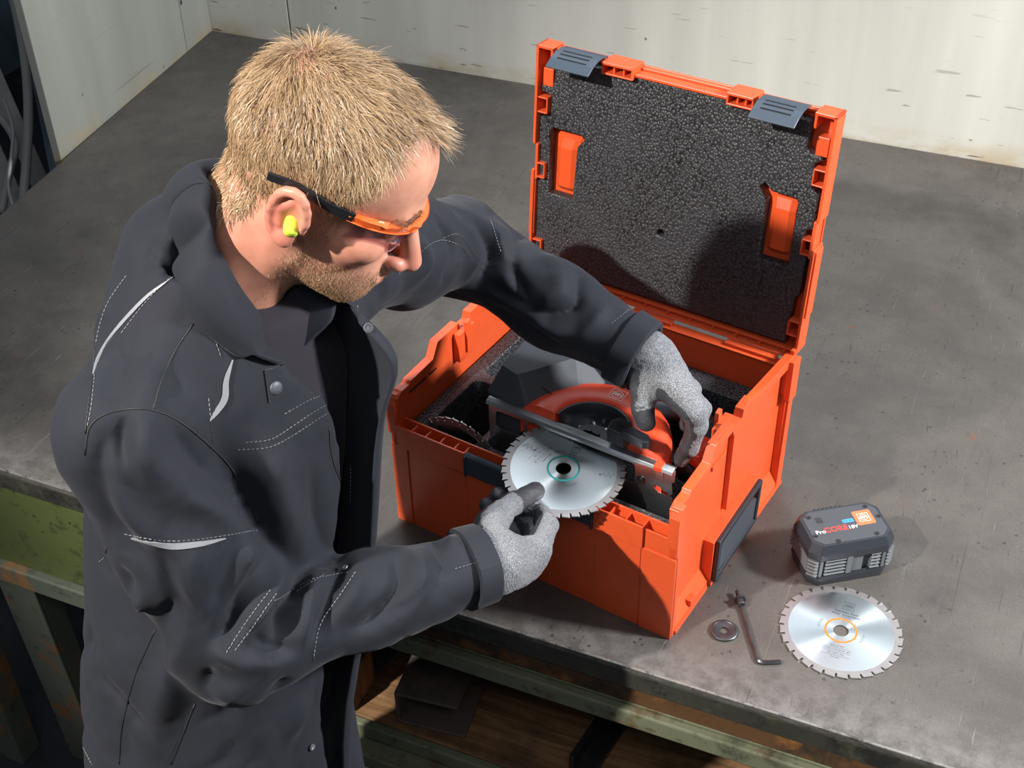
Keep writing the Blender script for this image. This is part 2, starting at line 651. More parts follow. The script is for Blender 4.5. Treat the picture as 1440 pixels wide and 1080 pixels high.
o = flat_bar('steel_upright', at_depth(30, -60, 3.05), at_depth(106, 330, 3.2), 0.06, MT['dark_blue_back'])
tag(o, 'dark blue upright steel strip at the edge of the side panel', 'post')
o = flat_bar('steel_brace', at_depth(-30, 60, 3.15), at_depth(75, 300, 3.3), 0.045, MT['brace_grey'])
tag(o, 'upper grey steel brace slanting across the dim left corner', 'brace', 'braces in the left corner')
o = flat_bar('steel_brace', at_depth(-40, 150, 3.1), at_depth(40, 330, 3.25), 0.05, MT['brace_grey'])
tag(o, 'lower grey steel brace slanting down beside the bench end', 'brace', 'braces in the left corner')
for pl, dep, r, lab in (
        (((8, -40), (24, 20), (36, 90), (40, 160), (37, 230), (34, 300), (50, 400)), 3.00, 0.011, 'thick grey hose hanging nearest to the bench end'),
        (((5, 140), (18, 180), (16, 220), (12, 262), (22, 300), (40, 340)), 2.92, 0.004, 'thin pale cable hanging in front of the thick hose'),
        (((-20, 150), (8, 175), (22, 205), (14, 240), (2, 300)), 3.05, 0.009, 'dark cable looping at the far left edge')):
    o = MB().tube(smooth_path([at_depth(x, y, dep) for x, y in pl]), r, 10).build('hanging_hose', MT['hose_grey'], smooth=True)
    tag(o, lab, 'hose', 'hoses in the left corner')

# ------------------------------------------------------------------ the bench
bench = empty('workbench', (0, 0, 0))
tag(bench, 'long steel-topped workbench with green painted frame and open lower shelf', 'workbench')
xl_front = XL + (YW - YE) * math.tan(math.radians(7.0))
top = MB().prism([(xl_front, YE), (2.6, YE), (2.6, YW - 0.002), (XL, YW - 0.002)], ZT - 0.012, ZT, 'z').build('steel_top', MT['bench_steel'], bench, bev=0.004, seg=3)
MB().prism([(xl_front + 0.002, YE + 0.003), (2.6, YE + 0.003), (2.6, YW - 0.01), (XL + 0.002, YW - 0.01)], ZT - 0.046, ZT - 0.0125, 'z').build('edge_board', MT['edge_grime'], bench, bev=0.003)
MB().box(xl_front + 0.01, 2.6, YE - 0.0006, YE + 0.0035, ZT - 0.0035, ZT + 0.0004).build('worn_edge', MT['worn_metal'], bench, bev=0.0012)
# green drawer-like apron on the left, behind the man
MB().box(xl_front + 0.01, -0.56, YE + 0.010, YE + 0.04, ZT - 0.235, ZT - 0.047).build('apron_panel', MT['green_paint'], bench, bev=0.002)
MB().box(xl_front + 0.005, -0.56, YE - 0.004, YE + 0.05, ZT - 0.275, ZT - 0.2355).build('apron_rail', MT['grey_green'], bench, bev=0.003)
# rail under the top on the right
MB().box(-0.56, 2.6, YE + 0.012, YE + 0.06, ZT - 0.085, ZT - 0.047).build('rust_board', MT['rust_strip'], bench, bev=0.002)
MB().box(-0.56, 2.6, YE - 0.002, YE + 0.012, ZT - 0.118, ZT - 0.087).build('front_rail', MT['olive_rail'], bench, bev=0.003)
MB().box(-0.56, 2.6, YE + 0.012, YE + 0.05, ZT - 0.091, ZT - 0.0855).build('rail_flange', MT['olive_rail'], bench, bev=0.001)
# legs
for x0, x1 in ((-1.36, -1.30), (-0.545, -0.498), (1.9, 1.97)):
    MB().box(x0, x1, YE + 0.02, YE + 0.075, 0.0 if x0 > 0 or x0 < -1 else ZS + 0.083, ZT - 0.047 if x0 > -1 else ZT - 0.276).build('leg', MT['grey_green'] if x0 < -1 else MT['olive_rail'], bench, bev=0.004)
    MB().box(x0, x1, YW - 0.14, YW - 0.07, 0.0, ZT - 0.047).build('leg', MT['olive_rail'], bench, bev=0.004)
# slanting strut at the left end
a, b = Vector((-1.135, YE + 0.02, 0.635)), Vector((-1.17, YE + 0.07, 0.02))
d = (b - a).normalized(); s = Vector((0, 1, 0)); s = (s - d * s.dot(d)).normalized()
M = basis(a, d, d.cross(s), s)
MB().box(0, (b - a).length, -0.040, 0.040, -0.004, 0.004, M).box(0, (b - a).length, 0.033, 0.040, 0.004, 0.045, M).build('strut', MT['grey_green'], bench, bev=0.002)
# lower shelf: boards and rails

for k in range(9):
    y0 = YE + 0.03 + k * 0.155
    MB().box(-0.95, 2.5, y0, y0 + 0.151, ZS - 0.03, ZS - (0.0015 if k % 2 else 0.0)).build('shelf_board', MT['shelf_wood'], bench, bev=0.002)
MB().box(-0.95, 2.6, YE + 0.012, YE + 0.027, ZS - 0.05, ZS + 0.004).build('shelf_rail', MT['olive_rail'], bench, bev=0.003)
MB().box(-0.95, 2.6, YE - 0.022, YE + 0.012, ZS - 0.05, ZS - 0.022).build('shelf_rail_foot', MT['olive_rail'], bench, bev=0.003)

# things on the lower shelf
wb = MB().box(-0.027, 0.027, -0.04, 0.03, 0.0, 0.082).build('wood_block', MT['block_wood'], bev=0.004)
wb.location = (-0.515, YE + 0.072, ZS + 0.0005)
tag(wb, 'reddish-brown wooden block standing on the lower shelf behind the jacket', 'wood block')
ch = MB()
L0, TH, HH, WW = 0.42, 0.006, 0.072, 0.112
ch.prism([(0, 0), (WW, 0), (WW, TH), (TH, TH), (TH, HH - TH), (WW * 0.92, HH - TH), (WW * 0.92, HH), (0, HH)], 0, L0, 'y')
cho = ch.build('steel_channel', MT['rust_steel'], bev=0.0012)
cho.location = (-0.418, -0.026, ZS + 0.0005)
cho.rotation_euler = (0, 0, math.radians(6))
tag(cho, 'rusty steel U-channel offcut lying open to the right on the lower shelf', 'steel channel')
fp = MB().box(0, 0.05, 0, 0.40, 0, 0.005).build('flat_steel_bar', MT['rust_steel'], bev=0.0008)
fp.location = (-0.535, 0.06, ZS + 0.0005)
fp.rotation_euler = (0, 0, math.radians(-10))
tag(fp, 'flat steel bar lying left of the U-channel on the lower shelf', 'steel bar')
sb = MB().box(-0.019, 0.019, 0, 0.34, 0, 0.012).box(-0.019, -0.011, 0, 0.34, 0.012, 0.04).build('angle_iron', MT['dark_steel'], bev=0.0015)
sb.location = (-0.118, -0.012, ZS + 0.0005)
sb.rotation_euler = (0, 0, math.radians(-8))
tag(sb, 'dark angle iron bar lying on the shelf boards right of the U-channel', 'angle iron')
# ------------------------------------------------------------------ the orange tool case
BW, BD = 0.442, 0.357
BROT = math.radians(-9.3)
case = empty('tool_case', (0, 0, ZT), BROT)
tag(case, 'open orange plastic tool case with raised lid standing on the bench', 'tool case')
OR = MT['orange']


def mirror(poly):
    return [(-BW - x, z) for x, z in poly]


def build_tub():
    m = MB()
    T = 0.004
    # floor and front wall
    m.box(-BW + 0.004, -0.004, 0.006, BD - 0.004, 0.0, 0.004)
    m.box(-BW, 0, 0.0, T, 0.0, 0.150)
    # stepped front panels: outer fields stand a little proud of the middle ones
    m.box(-BW, -0.415, -0.0022, 0.0, 0.0, 0.1455)
    m.box(-0.412, -0.318, -0.0012, 0.0, 0.0, 0.1455)
    m.box(-0.116, -0.050, -0.0012, 0.0, 0.0, 0.1455)
    m.box(-0.047, 0.0, -0.0026, 0.0, 0.0, 0.1455)
    # front rim: double wall with cross ribs
    for x0, x1 in ((-BW + 0.012, -0.318), (-0.118, -0.047)):
        m.box(x0, x1, -0.0045, -0.0015, 0.1455, 0.182)
    m.box(-BW, -0.002, 0.0, 0.003, 0.1455, 0.176)
    m.box(-BW + 0.012, -0.012, 0.0135, 0.0165, 0.10, 0.184)
    m.box(-BW + 0.012, -0.012, 0.002, 0.015, 0.150, 0.153)
    for x in (-0.428, -0.405, -0.382, -0.358, -0.335, -0.3185, -0.1175, -0.096, -0.073, -0.0485):
        m.box(x - 0.0012, x + 0.0012, -0.003, 0.0145, 0.152, 0.1805)
    m.box(-0.318, -0.118, 0.003, 0.006, 0.14, 0.172)
    # back wall with hinge shelf
    m.box(-BW + 0.003, -0.003, BD - 0.018, BD - 0.014, 0.0, 0.222)
    m.box(-BW + 0.003, -0.003, BD - 0.018, BD - 0.001, 0.218, 0.2225)
    m.box(-BW + 0.003, -0.003, BD - 0.004, BD - 0.001, 0.0, 0.214)
    for x0, x1 in ((-0.405, -0.33), (-0.255, -0.19), (-0.105, -0.0275)):
        m.box(x0, x1, BD - 0.012, BD, 0.2225, 0.2275)
    # side walls
    top = [(0.0, 0.226), (0.012, 0.232), (0.030, 0.2315), (0.033, 0.236), (0.040, 0.236), (0.086, 0.2385), (0.099, 0.260), (0.150, 0.261),
           (0.154, 0.250), (0.176, 0.250), (0.180, 0.262), (0.208, 0.262), (0.216, 0.256), (0.345, 0.241), (BD, 0.236)]
    wallp = [(0.006, 0.0)] + [(max(y, 0.006), z - 0.006) for y, z in top] + [(BD, 0.0)]
    for s in (0, 1):
        def X(x):
            return x if s == 0 else -BW - x
        def P(poly, a, b, ax):
            m.prism(poly, *((a, b)), ax) if s == 0 else m.prism(poly, -BW - a, -BW - b, ax)
        P(wallp, -0.0150, -0.0115, 'x')
        # rim that follows the profile
        rim = top + [(y, z - (0.010 if y < 0.095 else 0.014)) for y, z in reversed(top)]
        P(rim, -0.0155, -0.0025, 'x')
        # front corner post with bulged head
        P([(0.0, 0.0), (0.011, 0.0), (0.011, 0.226), (0.0, 0.224)], -0.012, 0.0, 'x')
        P([(-0.0045, 0.166), (0.010, 0.160), (0.012, 0.231), (0.003, 0.2295), (-0.0045, 0.216)], -0.013, 0.002, 'x')
        # rear corner post
        P([(0.338, 0.0), (BD, 0.0), (BD, 0.236), (0.345, 0.239), (0.335, 0.225), (0.335, 0.18), (0.342, 0.172)], -0.012, 0.001, 'x')
        P([(0.331, 0.175), (0.335, 0.170), (BD, 0.168), (BD + 0.001, 0.236), (0.331, 0.241)], -0.004, 0.0045, 'x')
        # sloping base
        pr = [(-0.012, 0.034), (0.0, 0.012), (0.0, 0.0), (-0.014, 0.0), (-0.014, 0.034)]
        pr = pr if s == 0 else mirror(pr)
        m.prism(pr, 0.011, 0.110, 'y')
        m.prism(pr, 0.252, 0.338, 'y')
        P([(0.010, 0.0), (0.104, 0.0), (0.104, 0.006), (0.010, 0.006)], -0.004, 0.0025, 'x')
        P([(0.256, 0.0), (BD, 0.0), (BD, 0.006), (0.256, 0.006)], -0.004, 0.0025, 'x')
        P([(0.052, 0.014), (0.066, 0.014), (0.066, 0.024), (0.052, 0.024)], -0.010, 0.0025, 'x')
        # handle block
        P([(0.112, 0.0), (0.248, 0.0), (0.252, 0.030), (0.252, 0.094), (0.108, 0.085), (0.108, 0.020)], -0.014, 0.004, 'x')
        # vertical rib and guide slots under the rim
        P([(0.160, 0.10), (0.164, 0.10), (0.164, 0.235), (0.160, 0.235)], -0.0117, -0.004, 'x')
        P([(0.110, 0.205), (0.150, 0.205), (0.150, 0.212), (0.110, 0.212)], -0.0117, -0.0085, 'x')
        # catches on the inner side
        P([(0.135, 0.205), (0.175, 0.205), (0.175, 0.252), (0.135, 0.252)], -0.026, -0.0145, 'x')
        P([(0.150, 0.215), (0.166, 0.215), (0.160, 0.268), (0.150, 0.266)], -0.030, -0.024, 'x')
    return m.build('tub', OR, case, bev=0.0011, seg=2)


build_tub()
# narrow slots (dark) in the left wall rim
for y0, y1 in ((0.028, 0.068), (0.074, 0.092)):
    MB().box(-BW + 0.0152, -BW + 0.0161, y0, y1, 0.218, 0.2205).build('rim_slot', MT['black_rubber'], case)

# front handle (black grip)
hd = MB().prism([(-0.007, 0.150), (0.0, 0.142), (0.006, 0.142), (0.006, 0.178), (-0.001, 0.183), (-0.007, 0.180)], -0.3165, -0.1185, 'x').build('front_handle', MT['blue_black'], case, bev=0.002)
for x in (-0.3155, -0.1215):
    MB().box(x, x + 0.0025, -0.0085, 0.004, 0.145, 0.1805).build('handle_cheek', MT['black_plastic'], hd, bev=0.0008)

# side handles: black frame with a curved grip
for s in (0, 1):
    def fx(a): return a if s == 0 else -BW - a
    fr = MB()
    o = [(0.110, 0.012), (0.244, 0.020), (0.250, 0.094), (0.113, 0.086)]
    i_ = [(0.118, 0.022), (0.236, 0.029), (0.241, 0.086), (0.121, 0.078)]
    for k in range(4):
        j = (k + 1) % 4
        fr.prism([o[k], o[j], i_[j], i_[k]], fx(0.004), fx(0.011), 'x')
    h = fr.build('side_handle', MT['black_plastic'], case, bev=0.0015)
    g = MB()
    n = 10
    for k in range(n):
        y0, y1 = 0.119 + 0.12 * k / n, 0.119 + 0.12 * (k + 1) / n
        b0, b1 = 0.010 * math.sin(math.pi * k / n), 0.010 * math.sin(math.pi * (k + 1) / n)
        g.prism([(y0, 0.024), (y1, 0.024), (y1, 0.066 + b1), (y0, 0.066 + b0)], fx(0.005), fx(0.0085), 'x')
    g.build('grip', MT['grey_plastic'], h)
    MB().prism([(0.120, 0.004), (0.140, 0.006), (0.140, 0.020), (0.122, 0.018)], fx(0.004), fx(0.0095), 'x').build('handle_tab', MT['black_plastic'], h, bev=0.001)

# foam insert with pockets
ins = plate('foam_insert', [
    rrect(-BW + 0.018, 0.020, -0.018, BD - 0.020, 0.006),
    rrect(-0.400, 0.026, -0.322, 0.150, 0.010),
    rrect(-0.400, 0.170, -0.322, 0.315, 0.010),
    rrect(-0.310, 0.036, -0.024, 0.300, 0.012)], 0.045, 0.172, MT['foam'], case, bev=0.002)
MB().box(-BW + 0.018, -0.018, 0.020, BD - 0.022, 0.004, 0.044).build('foam_base', MT['foam'], case)
MB().box(-0.30, -0.235, 0.255, 0.30, 0.045, 0.196).build('foam_block', MT['foam'], case, bev=0.003)
MB().box(-0.030, -0.020, 0.310, 0.318, 0.172, 0.176).build('foam_lug', MT['foam'], case, bev=0.001)
MB().box(-0.420, -0.355, 0.318, 0.332, 0.1725, 0.222).build('foam_wedge', MT['foam'], case, bev=0.003)

# ---- lid
TL = 0.085
sn, cn = math.sin(TL), math.cos(TL)
# lid axes: x across, y up the lid, z out of the lid towards the front
LM = basis((-0.003, BD, 0.2326), (0.993, 0, 0), (0, sn, cn), (0, -cn, sn))
lid = empty('lid', parent=case)
lid.matrix_local = LM
LH = 0.352
LT = 0.032                       # depth of the lid tray
sh = MB()
sh.box(-BW + 0.002, -0.002, 0.006, LH - 0.004, -LT, -LT + 0.004)
for s in (0, 1):
    def X(a): return a if s == 0 else -BW - a
    def B(a, b, y0, y1, z0, z1):
        sh.box(min(X(a), X(b)), max(X(a), X(b)), y0, y1, z0, z1)
    B(-0.0045, 0.0, 0.205, LH, -LT, -0.001)
    B(-0.0085, -0.004, 0.150, 0.205, -LT, -0.003)
    B(-0.0045, 0.0, 0.003, 0.165, -LT, -0.001)
    B(-0.0060, 0.003, 0.060, 0.162, -0.028, -0.004)
    B(-0.0075, -0.001, 0.003, 0.012, -LT, 0.006)
    # catches at the edge of the liner
    for v in (0.265, 0.165, 0.040):
        B(-0.021, -0.0045, v - 0.012, v - 0.0095, -0.018, -0.003)
        B(-0.021, -0.0045, v + 0.0095, v + 0.012, -0.018, -0.003)
        B(-0.021, -0.0185, v - 0.012, v + 0.012, -0.018, -0.003)
    # round boss in the upper corner
    B(-0.0245, -0.008, 0.292, 0.318, -0.030, -0.010)
# top wall: ends high, middle lower, with blocks beside the latches
sh.box(-BW, -0.415, LH - 0.0045, LH, -LT, -0.001)
sh.box(-0.030, 0.0, LH - 0.0045, LH, -LT, -0.001)
sh.box(-BW, 0.0, LH - 0.0095, LH - 0.0055, -LT, -0.022)
sh.box(-0.290, -0.148, LH - 0.014, LH - 0.0095, -0.032, -0.004)
for x0, x1 in ((-0.336, -0.288), (-0.150, -0.112)):
    sh.box(x0, x1, LH - 0.004, LH, -0.032, 0.004)
    sh.box(x0, x1, LH - 0.018, LH - 0.015, -0.032, 0.002)
    for q in range(4):
        xx = x0 + (x1 - x0 - 0.003) * q / 3
        sh.box(xx, xx + 0.003, LH - 0.016, LH - 0.002, -0.032, 0.002 if q in (0, 3) else -0.004)
for x0, x1 in ((-0.419, -0.415), (-0.030, -0.026)):
    sh.box(x0, x1, LH - 0.022, LH - 0.001, -0.030, -0.002)
# bottom (hinge) wall with a ribbed edge
sh.box(-BW + 0.004, -0.004, 0.002, 0.006, -LT, -0.006)
sh.box(-BW + 0.004, -0.004, -0.004, -0.001, -0.016, 0.002)
for q in range(12):
    xx = -BW + 0.02 + q * 0.0365
    sh.box(xx, xx + 0.0025, -0.003, 0.005, -0.016, 0.0)
sho = sh.build('lid_shell', OR, lid, bev=0.001, seg=2)

# liner of pressed foam beads with two grip windows and a finger hole
lo = [(-BW + 0.006, 0.010), (-0.022, 0.010), (-0.019, 0.085), (-0.013, 0.09), (-0.013, 0.150), (-0.019, 0.156), (-0.019, 0.185), (-0.010, 0.19), (-0.010, 0.240), (-0.022, 0.246),
      (-0.022, 0.281), (-0.012, 0.287), (-0.018, 0.292), (-0.030, 0.2925), (-0.036, 0.298), (-0.036, 0.332), (-0.040, 0.335), (-0.125, 0.3365), (-0.330, 0.3365), (-0.412, 0.335), (-0.4155, 0.331),
      (-0.4155, 0.303), (-0.420, 0.2925), (-0.436, 0.292), (-0.436, 0.283), (-0.420, 0.279), (-0.420, 0.248), (-0.437, 0.245)]
wl_ = [(-0.418, 0.130), (-0.376, 0.130), (-0.373, 0.213), (-0.362, 0.226), (-0.368, 0.232), (-0.414, 0.232), (-0.418, 0.228)]
wr_ = [(-0.079, 0.126), (-0.0365, 0.126), (-0.0365, 0.221), (-0.040, 0.226), (-0.074, 0.227), (-0.086, 0.236), (-0.092, 0.231), (-0.080, 0.213)]
liner = plate('foam_liner', [lo, wl_, wr_, circ(-0.2295, 0.119, 0.0055, 14)], -0.028, -0.010, MT['foam'], lid, bev=0.0025, res=2)
# grips seen in the windows
for x0, x1, lean in ((-0.412, -0.378, 1), (-0.076, -0.041, -1)):
    g = MB()
    c = (x0 + x1) / 2
    y0, y1 = 0.136, 0.230
    pts = []
    for y, w, z in ((y0, 0.9, -0.024), (y0 + 0.006, 1.0, -0.019), (y1 - 0.028, 0.98, -0.0185), (y1 - 0.014, 1.08, -0.024), (y1, 1.22, -0.0265)):
        hw = (x1 - x0) / 2 * w
        dx = lean * max(0, w - 1) * 0.02
        pts.append([(c - hw + dx, y, -0.0275), (c - hw + dx, y, max(z - 0.005, -0.027)), (c - hw * 0.55 + dx, y, z), (c + hw * 0.55 + dx, y, z), (c + hw + dx, y, max(z - 0.005, -0.027)), (c + hw + dx, y, -0.0275)])
    for a, b in zip(pts[:-1], pts[1:]):
        g.strip(a, b)
    g.add(pts[0], [tuple(range(6))])
    g.add(pts[-1], [tuple(range(6))])
    shade_auto(g.build('window_grip', MT['orange_gloss'], lid), 25)
# dimple rows pressed into the lower liner
dm = MB()
for r_ in range(9):
    for c_ in range(19):
        x = -0.425 + c_ * 0.0225 + (0.011 if r_ % 2 else 0)
        y = 0.018 + r_ * 0.021
        if x > -0.028 or (-0.43 < x < -0.36 and 0.12 < y < 0.24) or (-0.1 < x < -0.03 and 0.12 < y < 0.24) or abs(x + 0.2295) < 0.012 and abs(y - 0.119) < 0.012:
            continue
        dm.lathe([(0.0028, -0.0102), (0.0026, -0.0097), (0.0019, -0.0095)], 8, (x, y, 0))
tag(dm.build('bead_dimples', MT['foam'], lid), kind='stuff')

# dark blue latch flaps at the top edge of the lid
for x0, x1 in ((-0.402, -0.335), (-0.103, -0.040)):
    fl_ = MB()
    prof = [(0.3545, -0.014), (0.357, 0.0), (0.3555, 0.014), (0.350, 0.028), (0.342, 0.040)]
    a = [(y, z) for y, z in prof] + [(y - 0.0025, z - 0.001) for y, z in reversed(prof)]
    fl_.prism(a, x0, x1, 'x')
    f = fl_.build('latch_flap', MT['blue_black'], lid)
    bevel(f, 0.0006, 1)
    for y, z in ((0.3562, 0.0085), (0.3545, 0.0165), (0.3514, 0.0245)):
        MB().box(x0 + 0.010, x1 - 0.012, y - 0.0006, y + 0.0006, z, z + 0.0018).build('flap_groove', MT['black_rubber'], lid)

# ------------------------------------------------------------------ writing helper: the maker's mark
def maker_mark(name, M, size, mat, parent):
    s = size / 2
    e = max(size * 0.03, 0.00025)
    q = rrect(-s, -s, s, s, size * 0.04)
    q2 = rrect(-s + e, -s + e, s - e, s - e, size * 0.04)
    oct_ = [(-0.70, -0.32), (-0.70, 0.32), (-0.38, 0.62), (0.0, 0.70), (0.38, 0.62), (0.70, 0.32), (0.70, -0.32), (0.38, -0.62), (0.0, -0.70), (-0.38, -0.62)]
    a = [(x * s, y * s) for x, y in oct_]
    b = [(x * (s - e * 1.6), y * (s - e * 1.6)) for x, y in oct_]
    pieces = [plate(name, [q, q2], 0, 0.00012, mat, None, M=M), plate('ring', [a, b], 0, 0.00012, mat, None, M=M),
              text('word', 'FEIN', size * 0.36, M @ Matrix.Translation((0, 0, 0.00006)), mat, None, 0.00006, shear=0.25, spacing=0.82, bold=size * 0.003)]
    bm = bmesh.new()
    for p in pieces:
        bm.from_mesh(p.data)
    out = pieces[0]
    bm.to_mesh(out.data)
    bm.free()
    for p in pieces[1:]:
        bpy.data.objects.remove(p)
    out.parent = parent
    return out


# ------------------------------------------------------------------ saw blades
def steel_mats():
    for key, col, rim in (('blade_face_bright', (0.80, 0.86, 0.88), 0), ('blade_face', (0.66, 0.72, 0.76), 0)):
        t = NT(key)
        n = t.n('ShaderNodeTexCoord')
        # concentric brushing
        sep = t.n('ShaderNodeSeparateXYZ')
        t.l(n.outputs['Object'], sep.inputs[0])
        r = t.math('SQRT', t.math('ADD', t.math('MULTIPLY', sep.outputs[0], sep.outputs[0]), t.math('MULTIPLY', sep.outputs[1], sep.outputs[1])))
        cmb = t.n('ShaderNodeCombineXYZ')
        t.l(r, cmb.inputs[0])
        nz = t.noise(900, 3, 0.6, cmb.outputs[0])
        t.base(t.ramp(nz, [(0.3, tuple(0.86 * c for c in col)), (0.7, col)]))
        t.set(metal=1.0, rough=0.33, aniso=0.85)
        tg = t.n('ShaderNodeTangent', direction_type='RADIAL', axis='Z')
        t.l(tg.outputs[0], t.b.inputs['Tangent'])
        t.bump(nz, 0.04, 0.0003)
        MT[key] = t.m
    simple('blade_rim', (0.42, 0.40, 0.40), 0.45, 0.9, var=0.06, vscale=60)
    simple('blade_dark', (0.33, 0.17, 0.13), 0.35, 1.0)


steel_mats()


def blade_outline(R, nt):
    out = []
    p = 2 * math.pi / nt
    for k in range(nt):
        a = k * p
        for da, dr in ((0.00, 0.0), (0.02, -0.0030), (0.035, -0.0052), (0.09, -0.0068), (0.17, -0.0066), (0.22, -0.0050), (0.215, -0.0030), (0.26, -0.0014), (0.40, -0.0011), (0.70, -0.0006), (0.86, -0.0003)):
            out.append(((R + dr) * math.cos(a + da * p), (R + dr) * math.sin(a + da * p)))
    return out


def saw_blade(name, R, nt, ring, face, label, title, lines, title_rot, hole=0.010, with_print=True, near=0.0):
    t = empty(name)
    tag(t, label, 'saw blade')
    plate('blade_disc', [blade_outline(R, nt), circ(0, 0, hole, 36)], -0.0009, 0.0009, MT['blade_rim'], t)
    tips = MB()
    f = plate('polished_face', [circ(0, 0, R - 0.0115, 96), circ(0, 0, hole + 0.0002, 36)], 0.0009, 0.00105, MT[face], t)
    for k in range(nt):
        a = 2 * math.pi * k / nt
        M = Matrix.Rotation(a, 4, 'Z')
        MB().box(R - 0.0045, R + 0.0006, -0.0011, 0.0004, -0.0012, 0.0012, M).build('carbide_tip', MT['carbide'], t)
    plate('colour_ring', [circ(0, 0, 0.0216, 64), circ(0, 0, 0.0190, 64)], 0.00105, 0.00118, MT[ring], t)
    if with_print:
        Rz = Matrix.Rotation(title_rot, 4, 'Z')
        up = lambda x, y: Rz @ Matrix.Translation((x, y, 0.0011))
        maker_mark('maker_mark', up(0.002, 0.0455 - near), 0.0145 - near * 0.3, MT['black_print'], f)
        y = 0.0335 - near * 0.55
        for i, w in enumerate(title):
            text('printed_title', w, 0.0056 - near * 0.15, up(0.001, y - i * (0.0052 - near * 0.15)), MT['black_print'], f, 0.00006, bold=0.00004)
        if not near: text('printed_line', '4 16 000 000 00 0', 0.0020, up(0, 0.0240), MT['black_print'], f, 0.00005)
        Rl = Matrix.Rotation(lines[0], 4, 'Z')
        for i, w in enumerate(lines[1]):
            text('printed_line', w, 0.0030, Rl @ Matrix.Translation((0, -0.0280 - i * 0.0066, 0.0011)), MT['black_print'], f, 0.00005)
            if i < 3:
                L = 0.019
                plate('printed_rule', [[(-L, -0.0001), (L, -0.0001), (L, 0.0001), (-L, 0.0001)]], 0, 0.0001, MT['black_print'], f, M=Rl @ Matrix.Translation((0, -0.0313 - i * 0.0066, 0.0011)))
        # rotation arrows
        for a0 in ((2.75, -0.40) if not near else (1.95, -1.05)):
            sh_ = [(0.0305, q * 0.05) for q in range(9)] + [(0.0292, 0.54)] + [(0.0280, 0.4 - q * 0.05) for q in range(9)]
            pol = lambda k, ka: [((0.02925 + (r_ - 0.02925) * k) * math.cos(title_rot + a0 + 0.25 + (q_ - 0.25) * ka), (0.02925 + (r_ - 0.02925) * k) * math.sin(title_rot + a0 + 0.25 + (q_ - 0.25) * ka)) for r_, q_ in sh_]
            plate('rotation_arrow', [pol(1.0, 1.0), pol(0.68, 0.93)], 0.0011, 0.00117, MT['black_print'], f)
    return t, f


def B2W(x, y, z):
    """case coordinates to world"""
    return Vector((x * math.cos(BROT) - y * math.sin(BROT), x * math.sin(BROT) + y * math.cos(BROT), z + ZT))


sb2, f2 = saw_blade('saw_blade', 0.080, 30, 'amber_print', 'blade_face', 'loose stainless-steel saw blade with orange ring lying flat on the bench top',
                ['Stainless Steel', 'Acier Inoxydable'], (math.radians(2), ['4200 max RPM', '160 (6.3) x 1.8 x 20 mm  30T', 'HM   MDT / TiN', 'Thin kerf']), math.radians(1))
sb2.location = (0.2035, 0.0965, ZT + 0.0016)

sb1, f1 = saw_blade('saw_blade', 0.080, 40, 'teal_print', 'blade_face_bright', 'bright steel saw blade with teal ring held between gloved thumb and finger',
                ['Steel', 'Acier'], (math.radians(-100), ['3900 max RPM', '160 (6.3) x 1.8 x 20 mm  40T', 'HM   MDT / TiN', 'Thin kerf']), math.radians(6), near=0.006)
BL = B2W(-0.174, 0.0155, 0.206)
nz_ = Vector((0.41 * 0.14, -0.91 * 0.14, 1)).normalized()          # tipped a little towards the viewer
xz_ = Vector((math.cos(BROT), math.sin(BROT), 0)); xz_ = (xz_ - nz_ * xz_.dot(nz_)).normalized()
sb1.matrix_world = basis(BL, xz_, nz_.cross(xz_), nz_)
# laser-cut damping slots of the held blade
for a0 in (0.35, 1.95, 3.0, 4.45):
    pts = []
    for q in range(15):
        r_ = 0.066 - 0.0185 * q / 14
        w = 0.075 * math.sin(q * 1.35) * (0.4 + 0.6 * min(1, (14 - q) / 7))
        pts.append((r_ * math.cos(a0 + w), r_ * math.sin(a0 + w), 0.00112))
    MB().tube(pts, 0.00028, 4).build('damping_slot', MT['black_print'], f1)
    MB().lathe([(0.0013, 0.0), (0.0013, 0.00015)], 12, (0.0475 * math.cos(a0 - 0.02), 0.0475 * math.sin(a0 - 0.02), 0.00105)).build('slot_hole', MT['blade_dark'], f1)

sb3, f3 = saw_blade('saw_blade', 0.075, 34, 'amber_print', 'blade_face', 'spare saw blade standing on edge in the foam pocket behind the front rim',
                [], (0, []), 0, with_print=False)
sb3.matrix_world = basis(B2W(-0.353, 0.0345, 0.122), B2W(1, 0, 0) - B2W(0, 0, 0), Vector((0, 0, 1)) * 1.0, -(B2W(0, 1, 0) - B2W(0, 0, 0)))
# ------------------------------------------------------------------ circular saw lying on its side in the case
saw = empty('circular_saw', (0, 0, ZT), BROT)
tag(saw, 'orange and charcoal cordless circular saw with zinc base plate in the open case', 'circular saw')
PY = 0.061                               # plane of the base plate (case coordinates)
# base plate: vertical sheet with folded top flange, windows and a blade slot
MX = basis((0, PY, 0), (1, 0, 0), (0, 0, 1), (0, -1, 0))      # plate drawn in x,z, thickness towards the front


